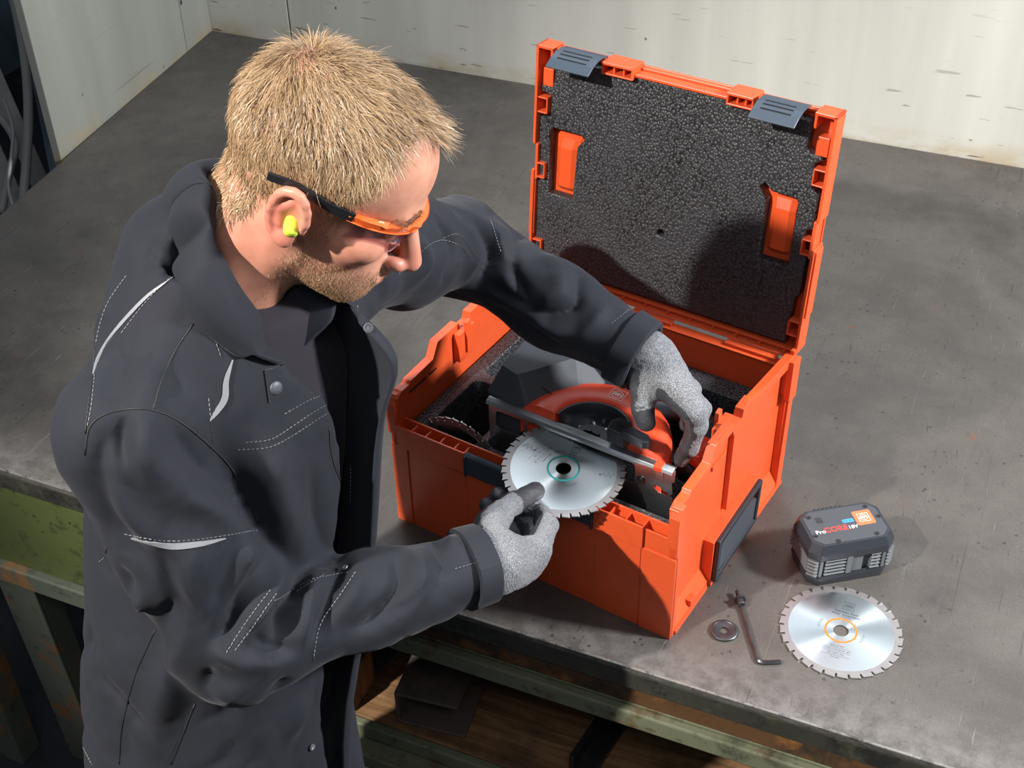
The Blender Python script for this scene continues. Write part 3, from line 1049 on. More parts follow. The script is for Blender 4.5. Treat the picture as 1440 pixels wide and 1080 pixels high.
outer = [(-0.318, 0.122), (-0.318, 0.226), (-0.312, 0.234), (-0.044, 0.234), (-0.0385, 0.229), (-0.0385, 0.212), (-0.0420, 0.209), (-0.0400, 0.190), (-0.0445, 0.187), (-0.0400, 0.182), (-0.0400, 0.122)]
win = rrect(-0.307, 0.186, -0.262, 0.216, 0.006)
slot = rrect(-0.256, 0.184, -0.094, 0.217, 0.004)
slot2 = rrect(-0.113 + 0.022, 0.190, -0.078, 0.200, 0.0048)
cut = [(-0.066, 0.195), (-0.058, 0.195), (-0.052, 0.190), (-0.046, 0.190), (-0.046, 0.185), (-0.060, 0.185), (-0.066, 0.190)]
bp = plate('base_plate', [outer, win, slot, slot2, cut], -0.0009, 0.0009, MT['zinc'], saw, M=MX)
fl2 = MB().prism([(PY - 0.0095, 0.229), (PY - 0.0075, 0.2335), (PY, 0.236), (PY + 0.004, 0.2345), (PY + 0.004, 0.232), (PY, 0.2335), (PY - 0.0055, 0.2315), (PY - 0.0075, 0.2285)], -0.317, -0.0385, 'x')
flo = fl2.build('top_flange', MT['zinc'], bp, bev=0.0004)
MB().prism([(PY - 0.0098, 0.2275), (PY - 0.0105, 0.2345), (PY + 0.001, 0.2372), (PY + 0.001, 0.2255)], -0.0645, -0.0535, 'x').build('sight_notch', MT['orange_saw'], bp, bev=0.0006)
MB().prism([(PY - 0.0012, 0.2065), (PY - 0.0032, 0.2065), (PY - 0.0032, 0.2225), (PY - 0.0012, 0.2225)], -0.0645, -0.0535, 'x').build('notch_frame', MT['zinc'], bp, bev=0.0005)
MB().tube([(-0.262, PY - 0.001, 0.19), (-0.262, PY + 0.012, 0.19)], 0.007, 14).build('pivot_screw', MT['dark_steel'], bp)
MB().tube([(-0.240, PY + 0.006, 0.207), (-0.232, PY + 0.006, 0.212)], 0.006, 12).build('wing_screw', MT['dark_steel'], bp)
MB().tube([(-0.0845, PY - 0.0035, 0.1945), (-0.0845, PY + 0.006, 0.1945)], 0.0042, 14).build('guide_screw', MT['dark_steel'], bp)

# blade guard: half disc with rounded shoulder and a round recess
GC = (-0.163, 0.066)
GR = 0.106


def guard():
    n = 44
    a0, a1 = -0.03, math.pi + 0.03
    prof = [(0.052, 0.228), (0.0535, 0.2445), (0.058, 0.2475), (0.078, 0.2485), (0.090, 0.2455), (0.099, 0.2395), (0.1045, 0.230), (0.106, 0.217), (0.106, 0.150)]
    V, F = [], []
    for k in range(n + 1):
        a = a0 + (a1 - a0) * k / n
        for r_, z in prof:
            # the guard swells towards the motor on the left
            V.append((GC[0] + r_ * math.cos(a), max(GC[1] + r_ * math.sin(a), PY + 0.0015), z))
    m = len(prof)
    for k in range(n):
        for i in range(m - 1):
            F.append((k * m + i, (k + 1) * m + i, (k + 1) * m + i + 1, k * m + i + 1))
    F.append(tuple(range(m)))
    F.append(tuple(n * m + i for i in range(m)))
    mb = MB()
    mb.add(V, F)
    o = mb.build('blade_guard', MT['orange_saw'], saw)
    shade_auto(o, 50)
    return o


gd = guard()
# recess: dark cup and spindle, cut off by the base plate
rp = [(0.0525, 0.2425), (0.0515, 0.2455), (0.049, 0.2455), (0.0465, 0.242), (0.046, 0.222), (0.024, 0.2215), (0.0235, 0.2295), (0.012, 0.2300), (0.011, 0.236), (0.002, 0.2365)]
rv, rf = [], []
for k in range(41):
    a_ = math.pi * k / 40
    for r_, z in rp:
        rv.append((GC[0] + r_ * math.cos(a_), GC[1] + r_ * math.sin(a_), z))
m_ = len(rp)
for k in range(40):
    for i in range(m_ - 1):
        rf.append((k * m_ + i, (k + 1) * m_ + i, (k + 1) * m_ + i + 1, k * m_ + i + 1))
shade_auto(MB().add(rv, rf).build('spindle_cup', MT['black_plastic'], gd), 40)
for (a, r_) in ((0.9, 0.036), (1.35, 0.03), (2.0, 0.036), (2.6, 0.03), (1.7, 0.043)):
    b = MB().lathe([(0.0028, 0.2218), (0.0028, 0.2235), (0.0015, 0.2239)], 10).build('cup_screw', MT['zinc'], gd)
    b.location = (GC[0] + r_ * math.cos(a), GC[1] + r_ * math.sin(a), 0)
# hinge lever of the moving guard
lv = MB()
lv.prism([(-0.133, 0.052), (-0.108, 0.050), (-0.104, 0.062), (-0.112, 0.079), (-0.130, 0.080), (-0.136, 0.070)], 0.244, 0.266, 'z')
lv.prism([(-0.112, 0.051), (-0.080, 0.047), (-0.0735, 0.050), (-0.073, 0.058), (-0.080, 0.064), (-0.106, 0.068)], 0.258, 0.270, 'z')
lvo = lv.build('guard_lever', MT['black_plastic'], saw, bev=0.002)
MB().lathe([(0.0042, 0.266), (0.0042, 0.2675), (0.0022, 0.2675), (0.0022, 0.2664)], 16, (-0.121, 0.066, 0)).build('lever_screw', MT['dark_steel'], lvo)
maker_mark('maker_mark', basis((-0.164, 0.138, 0.2488), (1, 0, 0), (0, 1, 0), (0, 0, 1)), 0.021, MT['white_print'], gd)

# motor and handle housing (charcoal)
mh = MB()
lo_, hi_ = 0.150, 0.274
pl = [(-0.322, 0.070), (-0.262, 0.064), (-0.232, 0.100), (-0.205, 0.172), (-0.296, 0.185), (-0.326, 0.150)]
tp = [(-0.312, 0.086), (-0.283, 0.078), (-0.236, 0.150), (-0.232, 0.166), (-0.296, 0.172), (-0.314, 0.150)]
sk = [(-0.324, 0.066), (-0.258, 0.064), (-0.215, 0.125), (-0.196, 0.166), (-0.296, 0.185), (-0.328, 0.150)]
rings = [[(x, y, lo_) for x, y in pl], [(x, y, 0.238) for x, y in sk], [(x, y, hi_) for x, y in tp]]
for a, b in zip(rings[:-1], rings[1:]):
    mh.add(a + b, [(i, (i + 1) % 6, 6 + (i + 1) % 6, 6 + i) for i in range(6)])
mh.add(rings[-1], [tuple(range(6))])
mh.add(rings[0], [tuple(range(6))[::-1]])
mho = mh.build('motor_housing', MT['grey_plastic'], saw, bev=0.003, seg=2)
# parting line on the sloping side of the housing
sl = MB()
sl.tube([(-0.2475, 0.0855, 0.262), (-0.2365, 0.100, 0.2400)], 0.0007, 5)
sl.build('parting_line', MT['black_rubber'], mho)
MB().box(-0.330, -0.322, 0.092, 0.140, 0.150, 0.236).build('vent_panel', MT['black_plastic'], mho, bev=0.002)
# battery hung on the saw and its grip, deeper in the case
gp = MB().tube(smooth_path([(-0.210, 0.175, 0.16), (-0.17, 0.215, 0.168), (-0.11, 0.235, 0.17), (-0.062, 0.215, 0.172), (-0.052, 0.165, 0.176), (-0.056, 0.125, 0.17)]), 0.019, 14)
gpo = gp.build('rear_grip', MT['black_plastic'], saw, smooth=True)
gt = MB().tube(smooth_path([(-0.050, 0.172, 0.188), (-0.047, 0.150, 0.190), (-0.0475, 0.128, 0.186)]), [0.0135] * 8 + [0.0145] * 8 + [0.012], 12)
gt.build('grip_inlay', MT['orange_saw'], gpo, smooth=True)
MB().box(-0.290, -0.205, 0.195, 0.250, 0.047, 0.190).build('battery_foot', MT['black_plastic'], saw, bev=0.006)

# ------------------------------------------------------------------ loose battery on the bench
bat = empty('battery_pack', (0.1725, 0.2225, ZT), math.radians(35))
tag(bat, 'grey and black power-tool battery pack with orange sticker standing on the bench', 'battery')
hx, hy = 0.061, 0.039
def oct8(a, b, c):
    return [(-a + c, -b), (a - c, -b), (a, -b + c), (a, b - c), (a - c, b), (-a + c, b), (-a, b - c), (-a, -b + c)]
base = MB()
r1 = [(x, y, 0.0) for x, y in oct8(hx - 0.003, hy - 0.002, 0.012)]
r2 = [(x, y, 0.012) for x, y in oct8(hx, hy, 0.013)]
r3 = [(x, y, 0.018) for x, y in oct8(hx - 0.001, hy - 0.001, 0.013)]
for a, b in ((r1, r2), (r2, r3)):
    base.add(a + b, [(i, (i + 1) % 8, 8 + (i + 1) % 8, 8 + i) for i in range(8)])
base.add(r1, [tuple(range(8))[::-1]]).add(r3, [tuple(range(8))])
base.build('lower_shell', MT['black_plastic'], bat, bev=0.0015)
MB().prism(oct8(hx - 0.006, hy - 0.006, 0.011), 0.014, 0.052, 'z').build('cell_block', MT['grey_plastic'], bat, bev=0.001)
# ribs: separate slats on the long sides and the ends
for sgn in (-1, 1):
    for q in range(5):
        z = 0.0215 + q * 0.0062
        for x0, x1 in ((-0.040, -0.010), (0.026, 0.040)):
            y0 = sgn * (hy - 0.008); y1 = sgn * (hy + 0.0006)
            MB().prism([(y0, z - 0.0016), (y1, z - 0.0012), (y1, z + 0.0008), (y0, z + 0.0018)], x0, x1, 'x').build('side_rib', MT['mid_grey'], bat, bev=0.0005, seg=1)
    MB().box(-0.0085, -0.001, min(sgn * (hy - 0.006), sgn * (hy + 0.0008)), max(sgn * (hy - 0.006), sgn * (hy + 0.0008)), 0.0185, 0.0500).build('side_post', MT['mid_grey'], bat, bev=0.0008)
    MB().box(0.0, 0.0155, min(sgn * (hy - 0.006), sgn * (hy - 0.002)), max(sgn * (hy - 0.006), sgn * (hy - 0.002)), 0.0185, 0.0500).build('side_post', MT['mid_grey'], bat, bev=0.0008)
    MB().box(-0.0475, -0.0425, min(sgn * (hy - 0.008), sgn * (hy - 0.0006)), max(sgn * (hy - 0.008), sgn * (hy - 0.0006)), 0.0185, 0.0500).build('side_post', MT['mid_grey'], bat, bev=0.0008)
    MB().box(0.0425, 0.0475, min(sgn * (hy - 0.008), sgn * (hy - 0.0006)), max(sgn * (hy - 0.008), sgn * (hy - 0.0006)), 0.0185, 0.0500).build('side_post', MT['mid_grey'], bat, bev=0.0008)
    for q in range(5):
        z = 0.0215 + q * 0.0062
        x0, x1 = sgn * (hx - 0.008), sgn * (hx - 0.0004)
        MB().prism([(x0, z - 0.0016), (x1, z - 0.0012), (x1, z + 0.0008), (x0, z + 0.0018)], -0.024, 0.024, 'y').build('end_rib', MT['mid_grey'], bat, bev=0.0005, seg=1)
        for t2 in (-1, 1):
            c = Vector((sgn * (hx - 0.0065), t2 * (hy - 0.0065), z))
            M = Matrix.Translation(c) @ Matrix.Rotation(math.radians(45) * sgn * t2, 4, 'Z')
            MB().box(-0.004, 0.004, -0.0075, 0.0075, -0.0014, 0.0012, M).build('corner_rib', MT['mid_grey'], bat, bev=0.0005, seg=1)
cap = MB()
r0 = [(x, y, 0.0485) for x, y in oct8(hx + 0.0005, hy + 0.0005, 0.013)]
r1 = [(x, y, 0.0600) for x, y in oct8(hx + 0.0012, hy + 0.0012, 0.0135)]
r2 = [(x, y, 0.0725) for x, y in oct8(hx - 0.0045, hy - 0.0045, 0.012)]
for a, b in ((r0, r1), (r1, r2)):
    cap.add(a + b, [(i, (i + 1) % 8, 8 + (i + 1) % 8, 8 + i) for i in range(8)])
cap.add(r0, [tuple(range(8))[::-1]]).add(r2, [tuple(range(8))])
capo = cap.build('upper_shell', MT['black_plastic'], bat, bev=0.0015, seg=3)
plate('top_panel', [oct8(hx - 0.0085, hy - 0.0075, 0.011)], 0.0725, 0.0731, MT['grey_plastic'], bat, bev=0.0002)
for x, y in ((-0.044, 0.022), (0.040, 0.026), (-0.022, -0.029), (0.034, -0.027), (-0.048, -0.014), (0.050, 0.004)):
    b = MB().lathe([(0.0036, 0.0730), (0.0036, 0.07355), (0.0028, 0.0738), (0.0022, 0.0732), (0.0008, 0.0731)], 14, (x, y, 0)).build('shell_screw', MT['black_rubber'], bat)
    shade_auto(b)
for q in range(7):
    MB().box(-0.030 + q * 0.0062, -0.0265 + q * 0.0062, hy - 0.0035, hy + 0.0005, 0.0655, 0.0705).build('contact_rib', MT['black_plastic'], bat, bev=0.0005)
for q in range(5):
    MB().box(-0.0365 + q * 0.0019, -0.0356 + q * 0.0019, 0.008, 0.019, 0.0730, 0.0733).build('vent_line', MT['black_rubber'], bat)
st = plate('sticker', [rrect(0.0165, -0.0075, 0.0425, 0.0195, 0.003)], 0.0731, 0.0733, MT['sticker_orange'], bat)
maker_mark('maker_mark', Matrix.Translation((0.0295, 0.0062, 0.0733)), 0.0155, MT['white_print'], st)
tz = lambda x, y: Matrix.Translation((x, y, 0.0732))
text('word_pro', 'Pro', 0.0098, tz(-0.0385, -0.0085), MT['white_print'], bat, 0.00008)
text('word_core', 'CORE', 0.0128, tz(-0.0160, -0.0070), MT['red_print'], bat, 0.00008, bold=0.00022, spacing=1.0)
text('word_voltage', '18V', 0.0090, tz(0.0085, -0.0080), MT['white_print'], bat, 0.00008)
bd = plate('charge_badge', [rrect(-0.0020, 0.0015, 0.0140, 0.0078, 0.0012)], 0.0731, 0.0733, MT['blue_print'], bat)
text('badge_word', '8.0 Ah', 0.0050, Matrix.Translation((0.0060, 0.0046, 0.07335)), MT['black_print'], bd, 0.00006)

# ------------------------------------------------------------------ hex key with bolt, clamping washer
K0, K1, K2 = Vector((0.0685, 0.0915, 0)), Vector((0.1175, 0.0020, 0)), Vector((0.1435, 0.0140, 0))
kz = ZT + 0.0031
d1 = (K1 - K0).normalized(); d2 = (K2 - K1).normalized()
path = [K0 + d1 * 0.006]
path.append(K1 - d1 * 0.009)
for q in range(1, 7):
    t = q / 7
    path.append((K1 - d1 * 0.009) * (1 - t) ** 2 + K1 * 2 * t * (1 - t) + (K1 + d2 * 0.009) * t * t)
path += [K1 + d2 * 0.009, K2]
key = MB().tube([(p.x, p.y, kz) for p in path], 0.0030, 6).build('hex_key', MT['dark_steel'])
tag(key, 'dark bent hex key lying on the bench between washer and loose blade', 'hex key')
bolt = MB()
bolt.lathe([(0.0028, -0.016), (0.0030, -0.015), (0.0030, -0.0018), (0.0078, -0.0016), (0.0080, 0.0), (0.0078, 0.0016), (0.0052, 0.0018), (0.0052, 0.009), (0.0045, 0.0098), (0.0040, 0.0098)], 18)
bo = bolt.build('clamping_bolt', MT['dark_steel'])
bo.matrix_world = basis(K0 + Vector((0, 0, ZT + 0.0081)) - d1 * 0.003, d1.cross(Vector((0, 0, 1))), Vector((0, 0, 1)), d1)
shade_auto(bo, 40)
tag(bo, 'black flanged clamping bolt set on the end of the hex key', 'bolt')
wa = MB().lathe([(0.0175, 0.0), (0.0182, 0.0008), (0.0182, 0.0030), (0.0172, 0.0038), (0.0152, 0.0038), (0.0145, 0.0030), (0.0078, 0.0030), (0.0070, 0.0026), (0.0058, 0.0024), (0.0055, 0.0)], 40, close=True)
wo = wa.build('clamping_washer', MT['dark_steel'])
wo.location = (0.0615, 0.0385, ZT + 0.0005)
shade_auto(wo, 40)
tag(wo, 'dark round clamping washer lying beside the hex key', 'washer')
# ------------------------------------------------------------------ implicit-surface modelling (for the figure)
F32 = np.float32


class Grid:
    def __init__(self, lo, hi, h):
        self.lo, self.h = np.array(lo, F32), h
        n = np.ceil((np.array(hi) - np.array(lo)) / h).astype(int) + 1
        self.x = (lo[0] + h * np.arange(n[0])).astype(F32)[:, None, None]
        self.y = (lo[1] + h * np.arange(n[1])).astype(F32)[None, :, None]
        self.z = (lo[2] + h * np.arange(n[2])).astype(F32)[None, None, :]


class Pts:
    """same interface for a list of points"""
    def __init__(self, P):
        P = np.asarray(P, F32)
        self.x, self.y, self.z = P[:, 0], P[:, 1], P[:, 2]


def smin(a, b, k):
    h = np.clip(0.5 + 0.5 * (b - a) / k, 0, 1)
    return b + (a - b) * h - k * h * (1 - h)


def smax(a, b, k):
    return -smin(-a, -b, k)


def ell(g, c, r, ax=None):
    """ellipsoid; ax = 3x3 rows of its axes"""
    X, Y, Z = g.x - F32(c[0]), g.y - F32(c[1]), g.z - F32(c[2])
    if ax is not None:
        X, Y, Z = [F32(a[0]) * X + F32(a[1]) * Y + F32(a[2]) * Z for a in ax]
    a, b, c_ = X / F32(r[0]), Y / F32(r[1]), Z / F32(r[2])
    k0 = np.sqrt(a * a + b * b + c_ * c_)
    a, b, c_ = a / F32(r[0]), b / F32(r[1]), c_ / F32(r[2])
    k1 = np.sqrt(a * a + b * b + c_ * c_) + F32(1e-9)
    return k0 * (k0 - 1) / k1


def cone(g, a, b, ra, rb):
    """capsule with a linearly changing radius"""
    a, b = np.array(a, float), np.array(b, float)
    d = b - a
    L2 = float(d @ d) + 1e-12
    X, Y, Z = g.x - F32(a[0]), g.y - F32(a[1]), g.z - F32(a[2])
    t = np.clip((X * F32(d[0]) + Y * F32(d[1]) + Z * F32(d[2])) / F32(L2), 0, 1)
    X, Y, Z = X - t * F32(d[0]), Y - t * F32(d[1]), Z - t * F32(d[2])
    return np.sqrt(X * X + Y * Y + Z * Z) - (F32(ra) + t * F32(rb - ra))


def chain(g, pts, rs, k=0.01):
    f = None
    for i in range(len(pts) - 1):
        c = cone(g, pts[i], pts[i + 1], rs[i], rs[i + 1])
        f = c if f is None else smin(f, c, k)
    return f


def surfnet(F, g):
    S = F < 0
    sub = lambda i, j, k: S[i:S.shape[0] - 1 + i, j:S.shape[1] - 1 + j, k:S.shape[2] - 1 + k]
    cnt = np.zeros(sub(0, 0, 0).shape, np.int8)
    C8 = [(i, j, k) for i in (0, 1) for j in (0, 1) for k in (0, 1)]
    for c in C8:
        cnt += sub(*c)
    act = (cnt > 0) & (cnt < 8)
    I = np.argwhere(act)
    idx = np.full(act.shape, -1, np.int32)
    idx[act] = np.arange(len(I), dtype=np.int32)
    acc = np.zeros((len(I), 3))
    num = np.zeros(len(I))
    for a in C8:
        for ax in range(3):
            if a[ax]:
                continue
            b = list(a); b[ax] = 1
            fa = F[I[:, 0] + a[0], I[:, 1] + a[1], I[:, 2] + a[2]].astype(float)
            fb = F[I[:, 0] + b[0], I[:, 1] + b[1], I[:, 2] + b[2]].astype(float)
            cr = (fa < 0) != (fb < 0)
            t = np.where(cr, fa / np.where(cr, fa - fb, 1), 0)
            p = np.tile(np.array(a, float), (len(I), 1))
            p[:, ax] += t
            acc += p * cr[:, None]
            num += cr
    V = np.array(g.lo, float) + g.h * (I + acc / num[:, None])
    Fs = []
    for ax in range(3):
        e1, e2 = [(1, 2), (2, 0), (0, 1)][ax]
        s0 = [slice(None)] * 3; s1 = [slice(None)] * 3
        s0[ax] = slice(0, -1); s1[ax] = slice(1, None)
        ch = S[tuple(s0)] != S[tuple(s1)]
        E = np.argwhere(ch)
        ok = (E[:, e1] > 0) & (E[:, e2] > 0) & (E[:, e1] < act.shape[e1]) & (E[:, e2] < act.shape[e2])
        E = E[ok]
        inside = S[E[:, 0], E[:, 1], E[:, 2]]
        q = []
        for d1, d2 in ((0, 0), (1, 0), (1, 1), (0, 1)):
            G = E.copy(); G[:, e1] -= d1; G[:, e2] -= d2
            q.append(idx[G[:, 0], G[:, 1], G[:, 2]])
        Q = np.stack(q, 1)
        Q[~inside] = Q[~inside][:, ::-1]
        Fs.append(Q)
    Q = np.concatenate(Fs)
    Q = Q[(Q >= 0).all(1)]
    return V, Q


def relax(V, Q, n=2, w=0.5):
    """light Laplacian smoothing over quad edges"""
    a = np.concatenate([Q[:, i] for i in range(4)])
    b = np.concatenate([Q[:, (i + 1) % 4] for i in range(4)])
    deg = np.bincount(a, minlength=len(V)) + np.bincount(b, minlength=len(V))
    for _ in range(n):
        s = np.zeros_like(V)
        for c in range(3):
            s[:, c] = np.bincount(a, V[b, c], len(V)) + np.bincount(b, V[a, c], len(V))
        V = V * (1 - w) + w * s / np.maximum(deg, 1)[:, None]
    return V


def vnormals(V, Q):
    n = np.cross(V[Q[:, 2]] - V[Q[:, 0]], V[Q[:, 3]] - V[Q[:, 1]])
    N = np.zeros_like(V)
    for i in range(4):
        for c in range(3):
            N[:, c] += np.bincount(Q[:, i], n[:, c], len(V))
    return N / (np.linalg.norm(N, axis=1, keepdims=True) + 1e-12)


_tab = np.random.default_rng(11).random((32, 32, 32))


def vnoise(P):
    """smooth value noise in [-1, 1]"""
    P = np.asarray(P, float)
    i = np.floor(P).astype(int)
    f = P - i
    f = f * f * (3 - 2 * f)
    out = 0
    for a in (0, 1):
        for b in (0, 1):
            for c in (0, 1):
                w = (f[:, 0] if a else 1 - f[:, 0]) * (f[:, 1] if b else 1 - f[:, 1]) * (f[:, 2] if c else 1 - f[:, 2])
                out = out + w * _tab[(i[:, 0] + a) & 31, (i[:, 1] + b) & 31, (i[:, 2] + c) & 31]
    return out * 2 - 1


def poly_dist(P, line):
    """distance of the points P to a 3-D polyline, and the parameter along it"""
    line = np.asarray(line, float)
    best = np.full(len(P), 1e9)
    par = np.zeros(len(P))
    n = len(line) - 1
    for i in range(n):
        a, d = line[i], line[i + 1] - line[i]
        t = np.clip(((P - a) @ d) / (d @ d + 1e-12), 0, 1)
        q = np.linalg.norm(P - a - t[:, None] * d, axis=1)
        m = q < best
        best[m] = q[m]
        par[m] = (i + t[m]) / n
    return best, par


def view_ray(px, py):
    return (CAM_F + CAM_R * ((px - 720.0) / F_PX) - CAM_U * ((py - 540.0) / F_PX))


def at_depth(px, py, d):
    """world point seen at a photo position, at a given distance in front of the camera"""
    return CAM_POS + view_ray(px, py) * d
# ------------------------------------------------------------------ the man
HO = np.array([-0.3327, -0.1938, 1.6186])
HB = np.array([[0.7894, -0.3164, 0.5259], [0.2743, 0.9484, 0.159], [-0.5491, 0.0188, 0.8355]])    # columns: forward, left, up
hw = lambda p: HO + HB @ np.array(p, float)              # head-local to world

# joints (world)
SH_R, EL_R, WR_R = np.array([-0.440, -0.398, 1.428]), np.array([-0.350, -0.416, 1.186]), np.array([-0.172, -0.185, 1.150])
SH_L, EL_L, WR_L = np.array([-0.405, -0.070, 1.440]), np.array([-0.372, 0.172, 1.322]), np.array([-0.100, 0.126, 1.250])
NECK = np.array([-0.430, -0.238, 1.527])
TF = np.array([0.989, -0.146, 0.0]); TLf = np.array([0.146, 0.989, 0.0])      # torso: forward, left
SPINE = [(0.70, -0.452, -0.375), (0.93, -0.450, -0.368), (1.10, -0.446, -0.338), (1.28, -0.438, -0.280), (1.40, -0.432, -0.248), (1.50, -0.438, -0.242), (1.60, -0.43, -0.238)]


def torso(g, dims, pw=2.3):
    """stack of rounded sections; dims = (z, half width, half depth)"""
    zs = np.array([s[0] for s in SPINE]); cx = np.interp(g.z, zs, [s[1] for s in SPINE]).astype(F32); cy = np.interp(g.z, zs, [s[2] for s in SPINE]).astype(F32)
    dz = np.array([d[0] for d in dims])
    w = np.interp(g.z, dz, [d[1] for d in dims]).astype(F32)
    d = np.interp(g.z, dz, [d[2] for d in dims]).astype(F32)
    X, Y = g.x - cx, g.y - cy
    a = np.abs(X * F32(TLf[0]) + Y * F32(TLf[1])) / w
    b = np.abs(X * F32(TF[0]) + Y * F32(TF[1])) / d
    r = (a ** pw + b ** pw) ** (1 / pw)
    f = (r - 1) * np.minimum(w, d)
    return smax(smax(f, dims[0][0] - g.z + 0 * f, 0.02), g.z - dims[-1][0] + 0 * f, 0.03)


person = empty('person', (-0.46, -0.40, 0.0))
tag(person, 'blond man in dark work jacket, safety glasses and grey gloves leaning over the case', 'person')


def skin_mat():
    t = NT('skin')
    at = t.n('ShaderNodeAttribute', attribute_name='tone')
    n = t.noise(55, 4, 0.6)
    base = t.ramp(n, [(0.3, (0.50, 0.225, 0.145)), (0.7, (0.62, 0.305, 0.205))])
    col = t.mix(at.outputs['Fac'], base, (0.56, 0.15, 0.115))
    f2 = t.voro(140, 'F1')
    col = t.mix(t.math('MULTIPLY', t.ramp(f2, [(0.05, (1, 1, 1)), (0.12, (0, 0, 0))]), 0.35), col, (0.33, 0.12, 0.07))
    t.base(col)
    t.set(rough=0.46, spec=0.45, sss=0.12)
    t.b.inputs['Subsurface Radius'].default_value = (0.010, 0.004, 0.002)
    t.b.inputs['Subsurface Scale'].default_value = 0.6
    t.bump(t.noise(700, 3), 0.16, 0.0006)
    MT['skin'] = t.m


skin_mat()


class HL:
    """head-local view of a world grid"""
    def __init__(self, g):
        X, Y, Z = g.x - F32(HO[0]), g.y - F32(HO[1]), g.z - F32(HO[2])
        self.x, self.y, self.z = [F32(HB[0, i]) * X + F32(HB[1, i]) * Y + F32(HB[2, i]) * Z for i in range(3)]


def head_field(g):
    q = HL(g)
    f = ell(q, (-0.006, 0, 0.046), (0.096, 0.0765, 0.080))
    f = smin(f, ell(q, (0.030, 0, 0.050), (0.064, 0.064, 0.064)), 0.02)
    f = smin(f, ell(q, (0.044, 0, -0.028), (0.050, 0.054, 0.070)), 0.028)
    for s in (-1, 1):
        f = smin(f, cone(q, (0.012, s * 0.047, -0.052), (0.074, s * 0.016, -0.081), 0.017, 0.019), 0.024)
        f = smin(f, ell(q, (0.058, s * 0.044, -0.012), (0.026, 0.022, 0.019)), 0.02)
        f = smin(f, cone(q, (0.083, s * 0.036, 0.029), (0.089, s * 0.008, 0.028), 0.0105, 0.0105), 0.014)
        f = smax(f, -ell(q, (0.098, s * 0.033, 0.010), (0.016, 0.017, 0.012)), 0.010)
        # closed-down eyelids over the eyeball
        f = smin(f, ell(q, (0.0775, s * 0.0325, 0.010), (0.0125, 0.0145, 0.0115)), 0.004)
        f = smin(f, cone(q, (0.0885, s * 0.022, 0.0070), (0.0855, s * 0.043, 0.0075), 0.0016, 0.0012), 0.003)
    f = smin(f, ell(q, (0.080, 0, -0.086), (0.020, 0.021, 0.016)), 0.016)
    f = smin(f, ell(q, (0.080, 0, -0.058), (0.024, 0.030, 0.026)), 0.016)
    # nose
    f = smin(f, cone(q, (0.090, 0, 0.020), (0.1215, 0, -0.031), 0.0075, 0.0112), 0.010)
    for s in (-1, 1):
        f = smin(f, ell(q, (0.108, s * 0.0125, -0.0355), (0.0105, 0.0070, 0.0075)), 0.006)
        f = smax(f, -ell(q, (0.114, s * 0.0065, -0.0445), (0.005, 0.0032, 0.004)), 0.003)
    # lips
    f = smin(f, cone(q, (0.1000, -0.020, -0.0590), (0.1055, 0, -0.0565), 0.0030, 0.0050), 0.004)
    f = smin(f, cone(q, (0.1000, 0.020, -0.0590), (0.1055, 0, -0.0565), 0.0030, 0.0050), 0.004)
    f = smin(f, cone(q, (0.0985, -0.017, -0.0655), (0.1035, 0, -0.0675), 0.0030, 0.0056), 0.004)
    f = smin(f, cone(q, (0.0985, 0.017, -0.0655), (0.1035, 0, -0.0675), 0.0030, 0.0056), 0.004)
    # neck
    nb = HB.T @ (NECK - HO)
    f = smin(f, cone(q, (-0.022, 0, -0.030), nb + np.array([0.006, 0, 0]), 0.060, 0.064), 0.022)
    for s in (-1, 1):
        f = smin(f, cone(q, (-0.010, s * 0.052, -0.030), nb + np.array([0.05, s * 0.020, -0.01]), 0.014, 0.014), 0.02)
    f = smin(f, ell(q, tuple(nb * 0.62 + np.array([0.050, 0, 0.0])), (0.017, 0.014, 0.02)), 0.02)
    # ears
    for s in (-1, 1):
        cen = np.array([-0.012, s * 0.079, 0.002])
        ox = np.array([0.94, -s * -0.32, 0.12]); ox /= np.linalg.norm(ox)        # ear plane opens backwards
        oz = np.array([-0.16, s * 0.12, 0.98]); oz -= ox * (oz @ ox); oz /= np.linalg.norm(oz)
        oy = np.cross(oz, ox)
        e = ell(q, cen, (0.0185, 0.0055, 0.0300), (ox, oy, oz))
        pts = []
        for k in range(13):
            a = math.radians(-15 + 265 * k / 12)
            pts.append(cen + ox * (0.0185 * math.cos(a) * (1.0 if a < 2.6 else 0.95)) + oz * (0.0305 * math.sin(a)) + np.array([0, s * (0.0045 + 0.004 * max(0, math.sin(a - 0.6))), 0]))
        hl = chain(q, pts, [0.0030] + [0.0045] * 11 + [0.0040], 0.003)
        e = smin(e, hl, 0.004)
        e = smax(e, -ell(q, cen + ox * 0.003 + np.array([0, s * 0.011, -0.004]), (0.0095, 0.010, 0.0150), (ox, oy, oz)), 0.004)
        e = smin(e, ell(q, cen + ox * 0.004 - oz * 0.0285 + np.array([0, s * 0.003, 0]), (0.0090, 0.0050, 0.0095)), 0.006)
        e = smin(e, ell(q, cen + ox * 0.0165 - oz * 0.006 + np.array([0, s * 0.001, 0]), (0.005, 0.005, 0.007)), 0.004)
        e = smin(e, chain(q, [cen + ox * 0.0 + oz * 0.016 + np.array([0, s * 0.0045, 0]), cen - ox * 0.0085 + oz * 0.004 + np.array([0, s * 0.005, 0]), cen - ox * 0.005 - oz * 0.014 + np.array([0, s * 0.005, 0])], [0.003, 0.0035, 0.003], 0.003), 0.003)
        f = smin(f, e, 0.005)
    return f


HIP_R = np.array([-0.456, -0.440, 0.90]); HIP_L = np.array([-0.446, -0.296, 0.90])
FOOT_R = np.array([-0.49, -0.47, 0.06]); FOOT_L = np.array([-0.47, -0.265, 0.06])


